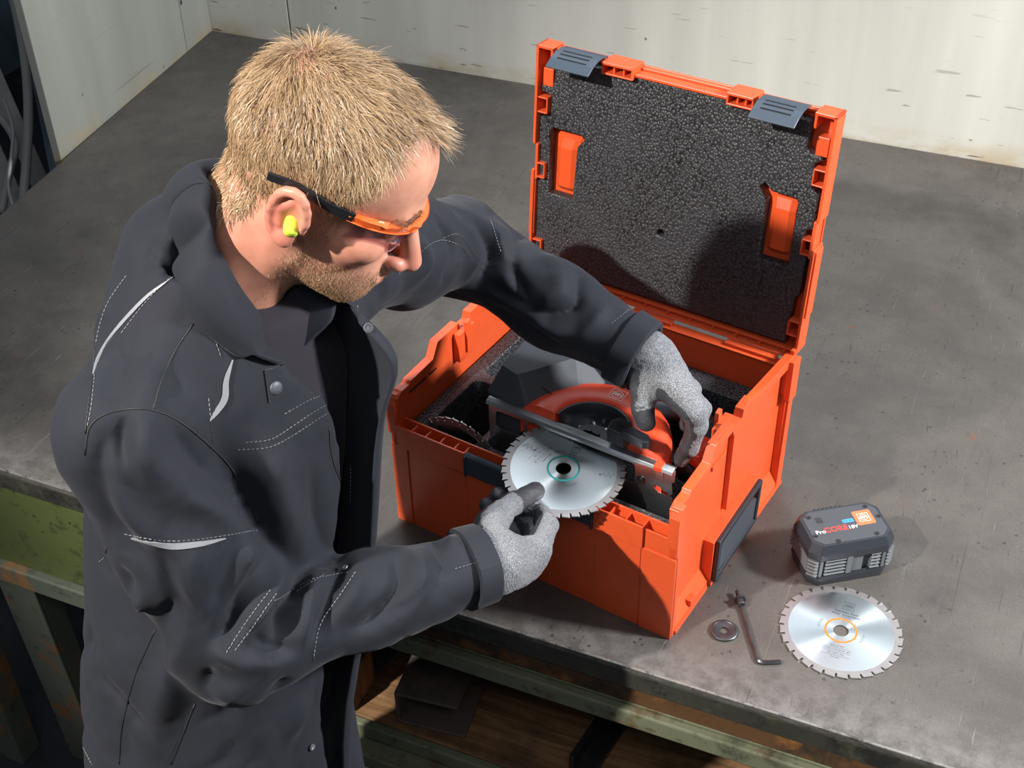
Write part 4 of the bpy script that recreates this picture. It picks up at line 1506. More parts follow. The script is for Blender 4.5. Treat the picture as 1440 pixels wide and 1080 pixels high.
def body_field(g, k=0.03):
    f = torso(g, [(0.80, 0.130, 0.092), (0.93, 0.132, 0.094), (1.10, 0.118, 0.086), (1.30, 0.118, 0.088), (1.42, 0.100, 0.070), (1.48, 0.06, 0.05)])
    f = smin(f, cone(g, NECK - np.array([0, 0, 0.03]), SH_R + np.array([0.01, 0.03, -0.01]), 0.042, 0.042), k)
    f = smin(f, cone(g, NECK - np.array([0, 0, 0.03]), SH_L + np.array([0.0, -0.03, -0.01]), 0.042, 0.042), k)
    for s, e, w in ((SH_R, EL_R, WR_R), (SH_L, EL_L, WR_L)):
        f = smin(f, chain(g, [s, e, w], [0.042, 0.033, 0.026], 0.02), 0.03)
    for h_, ft in ((HIP_R, FOOT_R), (HIP_L, FOOT_L)):
        kn = (h_ + ft) / 2 + np.array([0.03, 0, 0.02])
        f = smin(f, chain(g, [h_, kn, ft], [0.062, 0.052, 0.040], 0.03), 0.02)
    return f


def build_body():
    g = Grid((-0.56, -0.40, 1.40), (-0.18, -0.02, 1.79), 0.0024)
    F = head_field(g)
    F = smax(F, 1.4145 - g.z + 0 * F, 0.004)
    V, Q = surfnet(F, g)
    V = relax(V, Q, 1, 0.5)
    # remaining body under the clothes (coarser), welded in as the same mesh
    g2 = Grid((-0.66, -0.60, 0.02), (-0.02, 0.30, 1.50), 0.010)
    V2, Q2 = surfnet(body_field(g2), g2)
    nV = len(V)
    me = arr_mesh('body', np.concatenate([V, V2]), np.concatenate([Q, Q2 + nV]))
    tone = np.zeros(nV + len(V2))
    L = (V - HO) @ HB
    def spot(c, r):
        return np.exp(-(np.linalg.norm((L - np.array(c)) / np.array(r), axis=1)) ** 2)
    tone[:nV] = np.clip(0.75 * spot((-0.012, -0.083, 0.0), (0.03, 0.012, 0.045)) + 0.75 * spot((-0.012, 0.083, 0.0), (0.03, 0.012, 0.045)) + 0.65 * spot((0.118, 0, -0.03), (0.018, 0.02, 0.02))
                        + 0.3 * spot((0.065, -0.045, -0.02), (0.03, 0.03, 0.025)) + 0.5 * spot((0.108, 0, -0.062), (0.012, 0.02, 0.009)) + 0.25 * spot((-0.03, -0.05, -0.06), (0.05, 0.04, 0.05)), 0, 1)
    at = me.attributes.new('tone', 'FLOAT', 'POINT')
    at.data.foreach_set('value', tone.astype(F32))
    o = link_mesh('body', me, MT['skin'], person, True)
    o.matrix_parent_inverse = person.matrix_world.inverted() if False else Matrix.Translation((0.46, 0.40, 0.0))
    return V, Q


PINV = Matrix.Translation((0.46, 0.40, 0.0))
HEADV, HEADQ = build_body()
BODY_BVH = BVHTree.FromPolygons([tuple(v) for v in HEADV], [tuple(q) for q in HEADQ.tolist()])


def wear(o, parent=None):
    """keep world coordinates under the person (or one of its parts)"""
    o.parent = parent or person
    o.matrix_parent_inverse = PINV if parent is None else Matrix.Identity(4)
    return o


# ------------------------------------------------------------------ cloth materials
def cloth_mat(key, col, weave=1600, sheen=0.12, rough=0.78):
    t = NT(key)
    n = t.noise(9, 5, 0.6)
    c = t.ramp(n, [(0.3, tuple(0.82 * x for x in col)), (0.7, tuple(1.18 * x for x in col))])
    w1 = t.n('ShaderNodeTexWave', wave_type='BANDS', bands_direction='DIAGONAL')
    w1.inputs['Scale'].default_value = weave / 6.0
    w1.inputs['Distortion'].default_value = 0.6
    t.l(t.obj(), w1.inputs['Vector'])
    fz = t.noise(weave, 2, 0.6)
    c = t.mix(t.math('MULTIPLY', fz, 0.35), c, tuple(min(1, 1.9 * x) for x in col))
    t.base(c)
    t.set(rough=rough, sheen=sheen, sheen_rough=0.45, spec=0.28)
    t.bump(w1.outputs['Fac'], 0.10, 0.0006)
    t.bump(fz, 0.22, 0.0006)
    MT[key] = t.m


cloth_mat('jacket_cloth', (0.0125, 0.0140, 0.0200), sheen=0.06)
cloth_mat('shirt_cloth', (0.020, 0.0175, 0.023), 1200, 0.05, 0.9)
simple('stitch', (0.20, 0.21, 0.23), 0.8)
simple('reflective', (0.27, 0.28, 0.30), 0.35, 0.2)
simple('snap_metal', (0.09, 0.095, 0.11), 0.55, 0.5)
simple('snap_bright', (0.55, 0.56, 0.58), 0.3, 0.9)


def knit_mat():
    t = NT('knit')
    v = t.noise(650, 3, 0.7)
    c = t.ramp(v, [(0.34, (0.07, 0.074, 0.082)), (0.5, (0.155, 0.16, 0.17)), (0.66, (0.31, 0.32, 0.34))])
    t.base(c)
    t.set(rough=0.85, sheen=0.15, spec=0.2)
    w = t.n('ShaderNodeTexWave', wave_type='BANDS', bands_direction='X')
    w.inputs['Scale'].default_value = 160
    w.inputs['Distortion'].default_value = 3.0
    t.l(t.obj(), w.inputs['Vector'])
    t.bump(w.outputs['Fac'], 0.35, 0.0008)
    t.bump(v, 0.4, 0.0008)
    MT['knit'] = t.m
    simple('coating', (0.038, 0.040, 0.046), 0.55, var=0.2, vscale=60, bump=0.35, bscale=500, bdist=0.0006)


knit_mat()

# ------------------------------------------------------------------ jacket
JD = [(0.735, 0.176, 0.138), (0.80, 0.176, 0.137), (0.93, 0.170, 0.133), (1.10, 0.156, 0.128), (1.28, 0.156, 0.132), (1.38, 0.150, 0.126), (1.44, 0.140, 0.115), (1.50, 0.100, 0.098), (1.555, 0.072, 0.078)]


def jacket_torso(g):
    f = torso(g, JD, 2.4)
    f = smin(f, cone(g, (-0.430, -0.262, 1.42), (-0.425, -0.272, 1.520), 0.08, 0.058), 0.03)
    f = smin(f, cone(g, (-0.475, -0.245, 1.40), (-0.462, -0.238, 1.535), 0.085, 0.060), 0.04)
    f = smin(f, cone(g, NECK - np.array([0.01, 0, 0.045]), SH_R + np.array([0.0, 0.02, 0.004]), 0.072, 0.070), 0.04)
    return smin(f, cone(g, NECK - np.array([0.01, 0, 0.045]), SH_L + np.array([0.0, -0.02, 0.004]), 0.072, 0.070), 0.04)


def jacket_arms(g):
    cuffR = WR_R + (EL_R - WR_R) * 0.06
    cuffL = WR_L + (EL_L - WR_L) * 0.02
    fr = chain(g, [SH_R, SH_R * 0.5 + EL_R * 0.5 + np.array([-0.008, 0.0, 0]), EL_R, EL_R * 0.5 + WR_R * 0.5, cuffR], [0.077, 0.069, 0.062, 0.049, 0.043], 0.03)
    fl = chain(g, [SH_L, SH_L * 0.45 + EL_L * 0.55, EL_L, EL_L * 0.45 + WR_L * 0.55, cuffL], [0.076, 0.066, 0.058, 0.050, 0.044], 0.03)
    return fr, fl


def cut_sleeve(f, g, w, e):
    """flat end of the sleeve at the wrist"""
    d = (w - e) / np.linalg.norm(w - e)
    c = w + d * 0.004
    p = (g.x - F32(c[0])) * F32(d[0]) + (g.y - F32(c[1])) * F32(d[1]) + (g.z - F32(c[2])) * F32(d[2])
    r2 = (g.x - F32(c[0])) ** 2 + (g.y - F32(c[1])) ** 2 + (g.z - F32(c[2])) ** 2
    return np.where(r2 < 0.012, np.maximum(f, p), f)


def front_cut(g):
    """wedge of air where the jacket stands open over the chest"""
    zs = np.array([s[0] for s in SPINE])
    cx = np.interp(g.z, zs, [s[1] for s in SPINE]).astype(F32); cy = np.interp(g.z, zs, [s[2] for s in SPINE]).astype(F32)
    X, Y = g.x - cx, g.y - cy
    a = X * F32(TLf[0]) + Y * F32(TLf[1])
    b = X * F32(TF[0]) + Y * F32(TF[1])
    near = np.interp(g.z, [0.7, 1.2, 1.33, 1.40, 1.45, 1.50, 1.56], [0.040, 0.044, 0.038, 0.010, -0.022, -0.048, -0.055]).astype(F32)
    far = np.interp(g.z, [0.7, 1.40, 1.50, 1.56], [0.085, 0.085, 0.07, 0.06]).astype(F32)
    return smax(smax(near - a, a - far, 0.008), 0.02 - b, 0.01)


def build_jacket():
    g = Grid((-0.66, -0.60, 0.72), (-0.05, 0.28, 1.62), 0.0055)
    F = jacket_torso(g)
    inner = torso(g, [(0.70, 0.164, 0.125), (0.93, 0.158, 0.120), (1.10, 0.144, 0.115), (1.28, 0.144, 0.119), (1.38, 0.138, 0.113), (1.44, 0.11, 0.098), (1.50, 0.082, 0.082), (1.60, 0.07, 0.07)], 2.4)
    inner = smin(inner, cone(g, NECK - np.array([0, 0, 0.03]), hw((-0.01, 0, -0.06)), 0.062, 0.066), 0.02)
    F = smax(F, -smax(inner, front_cut(g) - 0.02, 0.006), 0.005)
    F = smax(F, -front_cut(g), 0.006)
    F = smax(F, -cone(g, NECK - np.array([0, 0, 0.03]), hw((-0.012, 0, -0.05)), 0.063, 0.068), 0.006)
    fr, fl = jacket_arms(g)
    A = cut_sleeve(fr, g, WR_R + (EL_R - WR_R) * 0.03, EL_R)
    F = smin(F, A, 0.009)
    F = smin(F, cut_sleeve(fl, g, WR_L, EL_L), 0.03)
    return surfnet(F, g)


JV, JQ = build_jacket()
JV = relax(JV, JQ, 2, 0.5)
jo = link_mesh('jacket', arr_mesh('jacket', JV, JQ), MT['jacket_cloth'], None, True)
wear(jo)


def build_shirt():
    g = Grid((-0.66, -0.62, 0.74), (-0.25, -0.02, 1.58), 0.007)
    F = torso(g, [(0.76, 0.158, 0.119), (0.93, 0.152, 0.114), (1.10, 0.139, 0.110), (1.28, 0.139, 0.114), (1.38, 0.134, 0.109), (1.43, 0.12, 0.10), (1.49, 0.095, 0.09), (1.54, 0.085, 0.085)], 2.3)
    F = smin(F, cone(g, NECK - np.array([0.0, 0, 0.03]), NECK + np.array([0.012, 0.002, 0.012]), 0.074, 0.071), 0.03)
    nb = NECK + np.array([0.02, 0, -0.02])
    up = hw((0, 0, 0.0)) - NECK
    up /= np.linalg.norm(up)
    t = (g.x - F32(nb[0])) * F32(0.45) + (g.y - F32(nb[1])) * F32(0.05) + (g.z - F32(nb[2])) * F32(0.88)
    F = smax(F, t - 0.012, 0.004)
    V, Q = surfnet(F, g)
    return relax(V, Q, 2, 0.5), Q


SV, SQ = build_shirt()
so = link_mesh('t_shirt', arr_mesh('t_shirt', SV, SQ), MT['shirt_cloth'], None, True)
wear(so)
# ------------------------------------------------------------------ folds of the jacket
JBVH = BVHTree.FromPolygons([tuple(v) for v in JV], [tuple(q) for q in JQ.tolist()])


def hit(px, py, bvh=None):
    d = view_ray(px, py).normalized()
    loc, nor, _, _ = (bvh or JBVH).ray_cast(CAM_POS, d)
    if loc is None:
        return None, None
    return loc, nor


def densify(pts, step=6.0):
    out = []
    for a, b in zip(pts[:-1], pts[1:]):
        n = max(1, int(math.hypot(b[0] - a[0], b[1] - a[1]) / step))
        for k in range(n):
            out.append((a[0] + (b[0] - a[0]) * k / n, a[1] + (b[1] - a[1]) * k / n))
    out.append(pts[-1])
    return out


def on_cloth(pts, bvh=None, step=6.0, smooth=True):
    if smooth and len(pts) > 2:
        sp = smooth_path([(p[0], p[1], 0) for p in pts], 4)
        pts = [(p.x, p.y) for p in sp]
    L, N = [], []
    for p in densify(pts, step):
        l, n = hit(p[0], p[1], bvh)
        if l is None:
            continue
        if L and (l - L[-1]).length > 0.05:
            continue
        if n.dot(CAM_POS - l) < 0:
            n = -n
        L.append(l)
        N.append(n)
    return L, N


# (line on the cloth, width, height): positive = ridge, negative = valley
FOLDS = [
    # right sleeve, shoulder to elbow
    ([(178, 585), (172, 615), (176, 650)], 0.010, -0.010), ([(205, 585), (198, 625), (210, 670)], 0.014, 0.008),
    ([(150, 600), (140, 650), (152, 700)], 0.012, -0.006), ([(245, 600), (270, 640), (330, 690)], 0.016, -0.006),
    ([(215, 650), (260, 700), (330, 730)], 0.018, 0.006), ([(130, 680), (160, 735), (205, 790)], 0.014, -0.007),
    ([(155, 670), (190, 730), (235, 770)], 0.014, 0.006),
    ([(225, 780), (255, 840), (300, 890)], 0.014, -0.005), ([(265, 775), (262, 830), (290, 880)], 0.012, 0.005),
    ([(330, 770), (320, 820), (300, 850)], 0.010, -0.004), ([(350, 760), (345, 800)], 0.012, 0.005),
    # elbow
    ([(375, 790), (350, 840), (320, 890), (300, 905)], 0.011, -0.013), ([(395, 805), (372, 850), (340, 905)], 0.011, 0.009),
    ([(425, 812), (402, 850), (392, 900)], 0.010, -0.013), ([(450, 808), (430, 850), (425, 905)], 0.013, 0.009),
    ([(300, 905), (330, 930), (390, 935)], 0.012, 0.006), ([(350, 880), (380, 912), (420, 915)], 0.010, -0.007),
    ([(478, 800), (460, 850), (440, 900)], 0.011, -0.007),
    # forearm
    ([(505, 795), (495, 830), (470, 870)], 0.013, 0.007), ([(562, 785), (562, 830), (530, 868), (505, 885)], 0.012, -0.010),
    ([(585, 775), (592, 820), (570, 860)], 0.013, 0.006), ([(610, 760), (622, 790), (632, 800)], 0.010, -0.007),
    ([(630, 745), (640, 775)], 0.010, 0.006), ([(600, 820), (575, 850), (540, 875)], 0.010, -0.005),
    # back and flank
    ([(145, 780), (155, 840), (150, 900)], 0.012, 0.007), ([(170, 800), (185, 850), (175, 900)], 0.012, -0.007),
    ([(200, 840), (180, 890), (165, 930)], 0.010, 0.007), ([(240, 850), (215, 920), (185, 1000), (172, 1060)], 0.010, -0.007),
    ([(265, 880), (240, 950), (215, 1040)], 0.018, 0.007), ([(298, 945), (265, 1020), (247, 1078)], 0.012, -0.010),
    ([(330, 960), (300, 1030), (290, 1078)], 0.020, 0.006), ([(120, 880), (112, 950), (125, 1030)], 0.012, -0.006),
    ([(400, 960), (380, 1020), (330, 1075)], 0.014, -0.005), ([(430, 980), (410, 1050)], 0.016, 0.005),
    ([(140, 950), (170, 985), (215, 1040)], 0.010, -0.005),
    # shoulder and chest
    ([(235, 320), (215, 345), (200, 380)], 0.010, -0.006), ([(225, 345), (245, 380)], 0.010, 0.006),
    ([(160, 420), (120, 500), (105, 560)], 0.014, 0.005), ([(180, 470), (160, 540), (172, 575)], 0.014, -0.005),
    ([(240, 480), (215, 530), (190, 575)], 0.014, 0.005), ([(330, 680), (380, 760), (410, 790)], 0.014, -0.010),
    ([(380, 640), (400, 720), (430, 780)], 0.020, 0.006), ([(440, 660), (450, 740), (470, 790)], 0.014, -0.005),
    ([(310, 640), (345, 690), (372, 745)], 0.014, -0.007),
    # left sleeve
    ([(612, 300), (640, 345), (625, 400)], 0.010, -0.009), ([(640, 300), (665, 345), (660, 390)], 0.011, 0.008),
    ([(668, 305), (690, 350), (672, 400)], 0.009, -0.011), ([(575, 320), (600, 360), (590, 395)], 0.013, 0.006),
    ([(700, 315), (725, 350), (715, 400)], 0.014, 0.006), ([(728, 330), (722, 380), (745, 430)], 0.009, -0.009),
    ([(690, 400), (720, 420), (770, 455)], 0.010, -0.006), ([(815, 390), (812, 425), (790, 440), (750, 445)], 0.010, -0.010),
    ([(790, 380), (785, 410), (760, 425)], 0.016, 0.006), ([(850, 430), (835, 455), (815, 470)], 0.011, 0.006),
    ([(740, 435), (775, 465), (820, 470)], 0.010, 0.006), ([(690, 430), (740, 460), (780, 485)], 0.010, -0.006),
]


def apply_folds(V, Q):
    N = vnormals(V, Q)
    D = np.zeros(len(V))
    for line, w, h in FOLDS:
        L, _ = on_cloth(line, step=10.0)
        if len(L) < 2:
            continue
        d, t = poly_dist(V, [tuple(p) for p in L])
        taper = np.sin(np.pi * np.clip(t * 0.9 + 0.05, 0, 1)) ** 0.6
        D += 1.75 * h * (np.exp(-(d / (0.85 * w)) ** 2) if h > 0 else np.exp(-(d / (0.75 * w)) ** 1.25)) * taper
    n1 = vnoise(V * np.array([16, 16, 11]) + 3.3)
    n2 = vnoise(V * 38 + 8.1)
    # sharp random creases, stronger around the elbows, armpits and waist
    W = V + 0.03 * np.stack([vnoise(V * 9 + 1.3), vnoise(V * 9 + 7.9), vnoise(V * 9 + 4.4)], 1)
    cr = 1 - np.abs(vnoise(W * np.array([17, 17, 13]) + 2.2)) * 3.0
    cr2 = 1 - np.abs(vnoise(W * np.array([33, 33, 24]) + 6.2)) * 3.2
    near_ = np.zeros(len(V))
    for c_, r_ in ((EL_R, 0.11), (EL_L, 0.10), (SH_R - np.array([0, 0, 0.07]), 0.10), (SH_L, 0.12), (np.array([-0.42, -0.36, 1.05]), 0.2), (np.array([-0.5, -0.36, 0.95]), 0.16), (WR_R, 0.08), (WR_L, 0.08)):
        near_ = np.maximum(near_, np.exp(-(np.linalg.norm(V - c_, axis=1) / r_) ** 2))
    D += 0.0030 * n1 + 0.0009 * n2 - (0.0012 + 0.0042 * near_) * np.clip(cr, 0, 1) - (0.0004 + 0.0018 * near_) * np.clip(cr2, 0, 1)
    return V + N * D[:, None]


JV2 = relax(apply_folds(JV, JQ), JQ, 1, 0.4)
jo.data.vertices.foreach_set('co', JV2.astype(F32).ravel())
jo.data.update()
JBVH = BVHTree.FromPolygons([tuple(v) for v in JV2], [tuple(q) for q in JQ.tolist()])
sub = jo.modifiers.new('smooth', 'SUBSURF')
sub.levels = 1
sub.render_levels = 1


# ------------------------------------------------------------------ sewn details lying on the jacket
def seam(name, pts, r, mat, parent, off=0.0006, n=5, bvh=None):
    L, N = on_cloth(pts, bvh)
    if len(L) < 2:
        return None
    return wear(MB().tube([l + m * off for l, m in zip(L, N)], r, n).build(name, mat, None, True), parent)


def dashes(name, pts, parent, dash=0.0030, gap=0.0016, r=0.00042, bvh=None):
    L, N = on_cloth(pts, bvh, 3.0)
    if len(L) < 2:
        return
    mb = MB()
    acc = 0.0
    cur = []
    for i in range(len(L) - 1):
        a, b = L[i] + N[i] * 0.0007, L[i + 1] + N[i + 1] * 0.0007
        seg = (b - a).length
        t = 0.0
        while t < seg:
            ph = acc % (dash + gap)
            if ph < dash:
                e = min(seg, t + dash - ph)
                if e - t > 0.0004:
                    mb.tube([a.lerp(b, t / seg), a.lerp(b, e / seg)], r, 3, False)
            else:
                e = min(seg, t + dash + gap - ph)
            acc += e - t + 1e-6
            t = e + 1e-6
    if mb.v:
        o = wear(mb.build(name, MT['stitch'], None, recalc=False), parent)
        tag(o, kind='stuff')


def ribbon(name, pts, widths, mat, parent, off=0.0014, bvh=None, thick=0.0012):
    L, N = on_cloth(pts, bvh)
    if len(L) < 3:
        return None
    n = len(L)
    a, b, a2, b2 = [], [], [], []
    for i in range(n):
        t = (L[min(i + 1, n - 1)] - L[max(i - 1, 0)]).normalized()
        s = t.cross(N[i]).normalized()
        x = i / (n - 1)
        w = widths if isinstance(widths, float) else widths[0] * math.sin(math.pi * min(max(x, 0.02), 0.98)) ** 0.7
        a.append(L[i] + N[i] * off + s * w / 2)
        b.append(L[i] + N[i] * off - s * w / 2)
        a2.append(L[i] - N[i] * thick + s * w / 2)
        b2.append(L[i] - N[i] * thick - s * w / 2)
    m = MB().strip(a, b).strip(b2, a2).strip(a2, a).strip(b, b2)
    return wear(m.build(name, mat, None, True), parent)


# seams
for pts in ([(119, 640), (125, 603), (145, 584), (182, 575), (215, 577), (252, 592), (297, 629), (330, 665), (365, 735)],
            [(215, 577), (225, 540), (245, 495), (272, 455)],
            [(130, 530), (123, 580), (120, 610)],
            [(218, 886), (205, 915), (190, 950), (172, 1020), (168, 1075)],
            [(150, 770), (142, 830), (115, 900), (100, 935)],
            [(274, 990), (262, 1020), (240, 1075)],
            [(456, 945), (452, 990), (448, 1030)],
            [(462, 600), (470, 640), (482, 690)]):
    seam('seam', pts, 0.0009, MT['black_rubber'], jo, 0.0001)
for pts in ([(133, 527), (128, 575), (123, 600)], [(175, 751), (250, 761), (365, 745)], [(178, 388), (150, 430), (136, 480), (131, 527)],
            [(245, 385), (205, 425), (170, 470)], [(300, 470), (310, 500)], [(293, 560), (297, 600), (300, 625)],
            [(334, 632), (378, 629), (415, 610), (460, 581), (486, 575)], [(345, 622), (380, 618), (410, 600), (455, 571), (486, 566)],
            [(380, 830), (350, 870), (318, 918)], [(388, 835), (360, 875), (330, 915)], [(500, 805), (480, 835), (450, 880), (440, 930)],
            [(385, 845), (440, 815), (490, 805)], [(418, 832), (455, 808)], [(400, 582), (440, 560), (488, 548)],
            [(140, 790), (165, 770)], [(112, 1040), (130, 1075)], [(622, 335), (645, 330), (668, 360)], [(560, 385), (610, 340), (645, 345), (660, 365)],
            [(690, 310), (700, 340), (705, 355)], [(640, 800), (668, 792)], [(860, 455), (885, 435)], [(880, 495), (905, 475), (925, 460)],
            [(492, 560), (494, 640), (492, 740)], [(502, 430), (500, 470)], [(520, 480), (522, 560), (530, 640)]):
    dashes('stitching', pts, jo)
# reflective piping
ribbon('reflective_piping', [(243, 391), (210, 415), (178, 448), (152, 480), (138, 505), (131, 527)], (0.0044,), MT['reflective'], jo)
ribbon('reflective_piping', [(327, 506), (318, 535), (316, 560), (305, 578), (294, 592)], (0.0060,), MT['reflective'], jo)
ribbon('reflective_piping', [(185, 757), (225, 766), (250, 768), (285, 764), (317, 757)], (0.0060,), MT['reflective'], jo)
# sleeve tabs and cuffs
def patch(name, quad, parent, off=0.0022, n=8):
    """flat cloth piece laid over the jacket inside a four-cornered outline"""
    rows = []
    for j in range(n + 1):
        r_ = []
        for i in range(n + 1):
            u, v = i / n, j / n
            x = (quad[0][0] * (1 - u) + quad[1][0] * u) * (1 - v) + (quad[3][0] * (1 - u) + quad[2][0] * u) * v
            y = (quad[0][1] * (1 - u) + quad[1][1] * u) * (1 - v) + (quad[3][1] * (1 - u) + quad[2][1] * u) * v
            l, nn = hit(x, y)
            if l is None:
                return None
            if nn.dot(CAM_POS - l) < 0:
                nn = -nn
            r_.append((l + nn * off, l - nn * 0.002))
        rows.append(r_)
    m = MB()
    for k in (0, 1):
        vs = [p[k] for r_ in rows for p in r_]
        m.add(vs, [(j * (n + 1) + i, j * (n + 1) + i + 1, (j + 1) * (n + 1) + i + 1, (j + 1) * (n + 1) + i) for j in range(n) for i in range(n)])
    per = [(0, i) for i in range(n + 1)] + [(j, n) for j in range(1, n + 1)] + [(n, i) for i in range(n - 1, -1, -1)] + [(j, 0) for j in range(n - 1, -1, -1)]
    m.strip([rows[j][i][0] for j, i in per], [rows[j][i][1] for j, i in per])
    return wear(m.build(name, MT['jacket_cloth'], None, True), parent)


patch('sleeve_tab', [(641, 799), (672, 771), (688, 822), (655, 858)], jo)
patch('sleeve_tab', [(853, 459), (889, 434), (921, 455), (877, 493)], jo)
patch('placket', [(372, 520), (412, 510), (438, 536), (378, 565)], jo, 0.003)
zs_ = ribbon('pocket_opening', [(463, 600), (467, 630), (474, 660), (482, 690)], (0.0065,), MT['black_rubber'], jo, 0.0008)


def snap(px, py, r, mat, bvh=None, ring=False):
    l, n = hit(px, py, bvh)
    if l is None:
        return
    if n.dot(CAM_POS - l) < 0:
        n = -n
    x = n.orthogonal().normalized()
    prof = [(r, 0.0), (r, 0.0012), (r * 0.85, 0.0022), (r * 0.4, 0.0028)] if not ring else [(r, 0.0), (r, 0.0014), (r * 0.6, 0.0016), (r * 0.5, 0.0006)]
    o = MB().lathe(prof, 18).build('snap_button', mat, None)
    o.data.transform(basis(l + n * 0.002, x, n.cross(x), n))
    shade_auto(o, 50)
    wear(o, jo)


snap(386, 545, 0.0072, MT['snap_metal'])
snap(437, 1050, 0.0040, MT['snap_bright'], ring=True)
snap(487, 800, 0.0036, MT['snap_bright'], ring=True)

# sleeve cuffs: rings of doubled cloth
def cuff(w, e, r, length):
    d = Vector(w - e).normalized()
    o0 = Vector(w) + d * 0.0045
    x = d.orthogonal().normalized(); y = d.cross(x)
    m = MB()
    n = 40
    rings = []
    for t, rr in ((0.0, r - 0.006), (0.0, r + 0.0005), (-0.002, r + 0.0022), (-length, r + 0.0034), (-length - 0.001, r - 0.002)):
        rings.append([o0 + d * t + (x * math.cos(a) + y * math.sin(a)) * (rr + 0.0010 * math.sin(3 * a) + 0.0007 * math.sin(7 * a + 1)) for a in [2 * math.pi * k / n for k in range(n + 1)]])
    for a, b in zip(rings[:-1], rings[1:]):
        m.strip(a, b)
    return wear(m.build('cuff', MT['jacket_cloth'], None, True), jo)


cuff(WR_R + (EL_R - WR_R) * 0.03, EL_R, 0.0445, 0.028)
cuff(WR_L, EL_L, 0.0455, 0.030)

# ------------------------------------------------------------------ collar and the far front panel
def sheet(name, rows, mat, parent, thick=0.004, smooth=True):
    m = MB()
    n = len(rows[0])
    m.add([p for r_ in rows for p in r_], [(j * n + i, j * n + i + 1, (j + 1) * n + i + 1, (j + 1) * n + i) for j in range(len(rows) - 1) for i in range(n - 1)])
    o = m.build(name, mat, None, smooth)
    sd = o.modifiers.new('thickness', 'SOLIDIFY')
    sd.thickness = thick
    sd.offset = 0
    sb_ = o.modifiers.new('smooth', 'SUBSURF')
    sb_.levels = 1
    sb_.render_levels = 1
    return wear(o, parent)


def torso_ab(p):
    """torso coordinates (left, forward) of a world point, and back"""
    zs = [s[0] for s in SPINE]
    c = np.array([np.interp(p[2], zs, [s[1] for s in SPINE]), np.interp(p[2], zs, [s[2] for s in SPINE]), p[2]])
    q = np.array(p) - c
    return q @ TLf, q @ TF, c


def mirror_pt(p):
    a, b, c = torso_ab(p)
    return Vector(c + TLf * (-a + 0.004) + TF * b)


outer_px = [(250, 294), (246, 330), (257, 386), (291, 440), (341, 484), (372, 502), (404, 516), (445, 542), (484, 558)]
inner_px = [(300, 262), (296, 300), (306, 340), (330, 390), (358, 432), (392, 484), (428, 526), (462, 538), (488, 547)]
outer = smooth_path([(p[0], p[1], 0) for p in outer_px], 4)
inner = smooth_path([(p[0], p[1], 0) for p in inner_px], 4)
rows = []
for o_, i_ in zip(outer, inner):
    def nearest(x, y):
        c = []
        for bv, off in ((JBVH, 0.0), (BODY_BVH, 0.008)):
            l, n = hit(x, y, bv)
            if l is not None:
                c.append(((l - CAM_POS).length, l + (CAM_POS - l).normalized() * off, n))
        return min(c, key=lambda q: q[0])[1:] if c else (None, None)
    lo_, no_ = nearest(o_.x, o_.y)
    li_, ni_ = nearest(i_.x, i_.y)
    if lo_ is None or li_ is None:
        continue
    if no_.dot(CAM_POS - lo_) < 0: no_ = -no_
    toc = (CAM_POS - li_).normalized()
    po = lo_ + no_ * 0.010
    pi_ = li_ + toc * 0.013
    mid = po.lerp(pi_, 0.55) + (no_ + Vector((0, 0, 0.8))).normalized() * 0.010
    ow = (po - pi_).normalized()
    rows.append([po + ow * 0.016 - no_ * 0.016, po + ow * 0.003 - no_ * 0.005, po, po.lerp(mid, 0.5) + no_ * 0.002, mid, mid.lerp(pi_, 0.6) + Vector((0, 0, 0.004)), pi_, pi_ - Vector((0, 0, 0.022)) + toc * -0.004])
col = sheet('collar', rows, MT['jacket_cloth'], jo, 0.005)
rows2 = [[mirror_pt(p) for p in r_] for r_ in rows]
# back of the neck joins both halves
r0, r1 = rows[0], rows2[0]
back = []
for k in range(9):
    t = k / 8
    back.append([a.lerp(b, t) + Vector(tuple(-TF)) * 0.030 * math.sin(math.pi * t) for a, b in zip(r0, r1)])
sheet('collar_back', back, MT['jacket_cloth'], jo, 0.005)
sheet('collar_far', rows2, MT['jacket_cloth'], jo, 0.005)

# far front panel hanging open, and the turned lapel on it
def fp(z, a, b):
    zs = [s[0] for s in SPINE]
    c = np.array([np.interp(z, zs, [s[1] for s in SPINE]), np.interp(z, zs, [s[2] for s in SPINE]), z])
    return Vector(c + TLf * a + TF * b)


prow = []
for z, aw, b0, b1 in ((1.478, 0.070, 0.070, 0.135), (1.445, 0.076, 0.085, 0.178), (1.42, 0.074, 0.100, 0.180), (1.39, 0.072, 0.110, 0.168), (1.36, 0.072, 0.116, 0.162), (1.30, 0.074, 0.118, 0.160), (1.22, 0.076, 0.118, 0.168), (1.12, 0.076, 0.118, 0.168), (1.0, 0.074, 0.114, 0.146), (0.86, 0.074, 0.116, 0.140), (0.74, 0.074, 0.120, 0.142)):
    prow.append([fp(z, aw + 0.022, b0 - 0.03), fp(z, aw + 0.010, b0), fp(z, aw, (b0 + b1) / 2), fp(z, aw - 0.010 + 0.004 * math.sin(z * 40), b1), fp(z, aw - 0.024, b1 - 0.004)])
sheet('front_panel', prow, MT['jacket_cloth'], jo, 0.004)
pv_ = [p for r_ in prow for p in r_]
PBVH = BVHTree.FromPolygons([tuple(p) for p in pv_], [(j * 5 + i, j * 5 + i + 1, (j + 1) * 5 + i + 1, (j + 1) * 5 + i) for j in range(len(prow) - 1) for i in range(4)])
sn_l = None
for k in range(20):
    sn_l, _ = hit(526 - 3 * k, 460, PBVH)
    if sn_l is not None:
        sn_l, _ = hit(526 - 3 * k - 8, 461, PBVH)
        break
if sn_l is None:
    sn_l = prow[2][2]
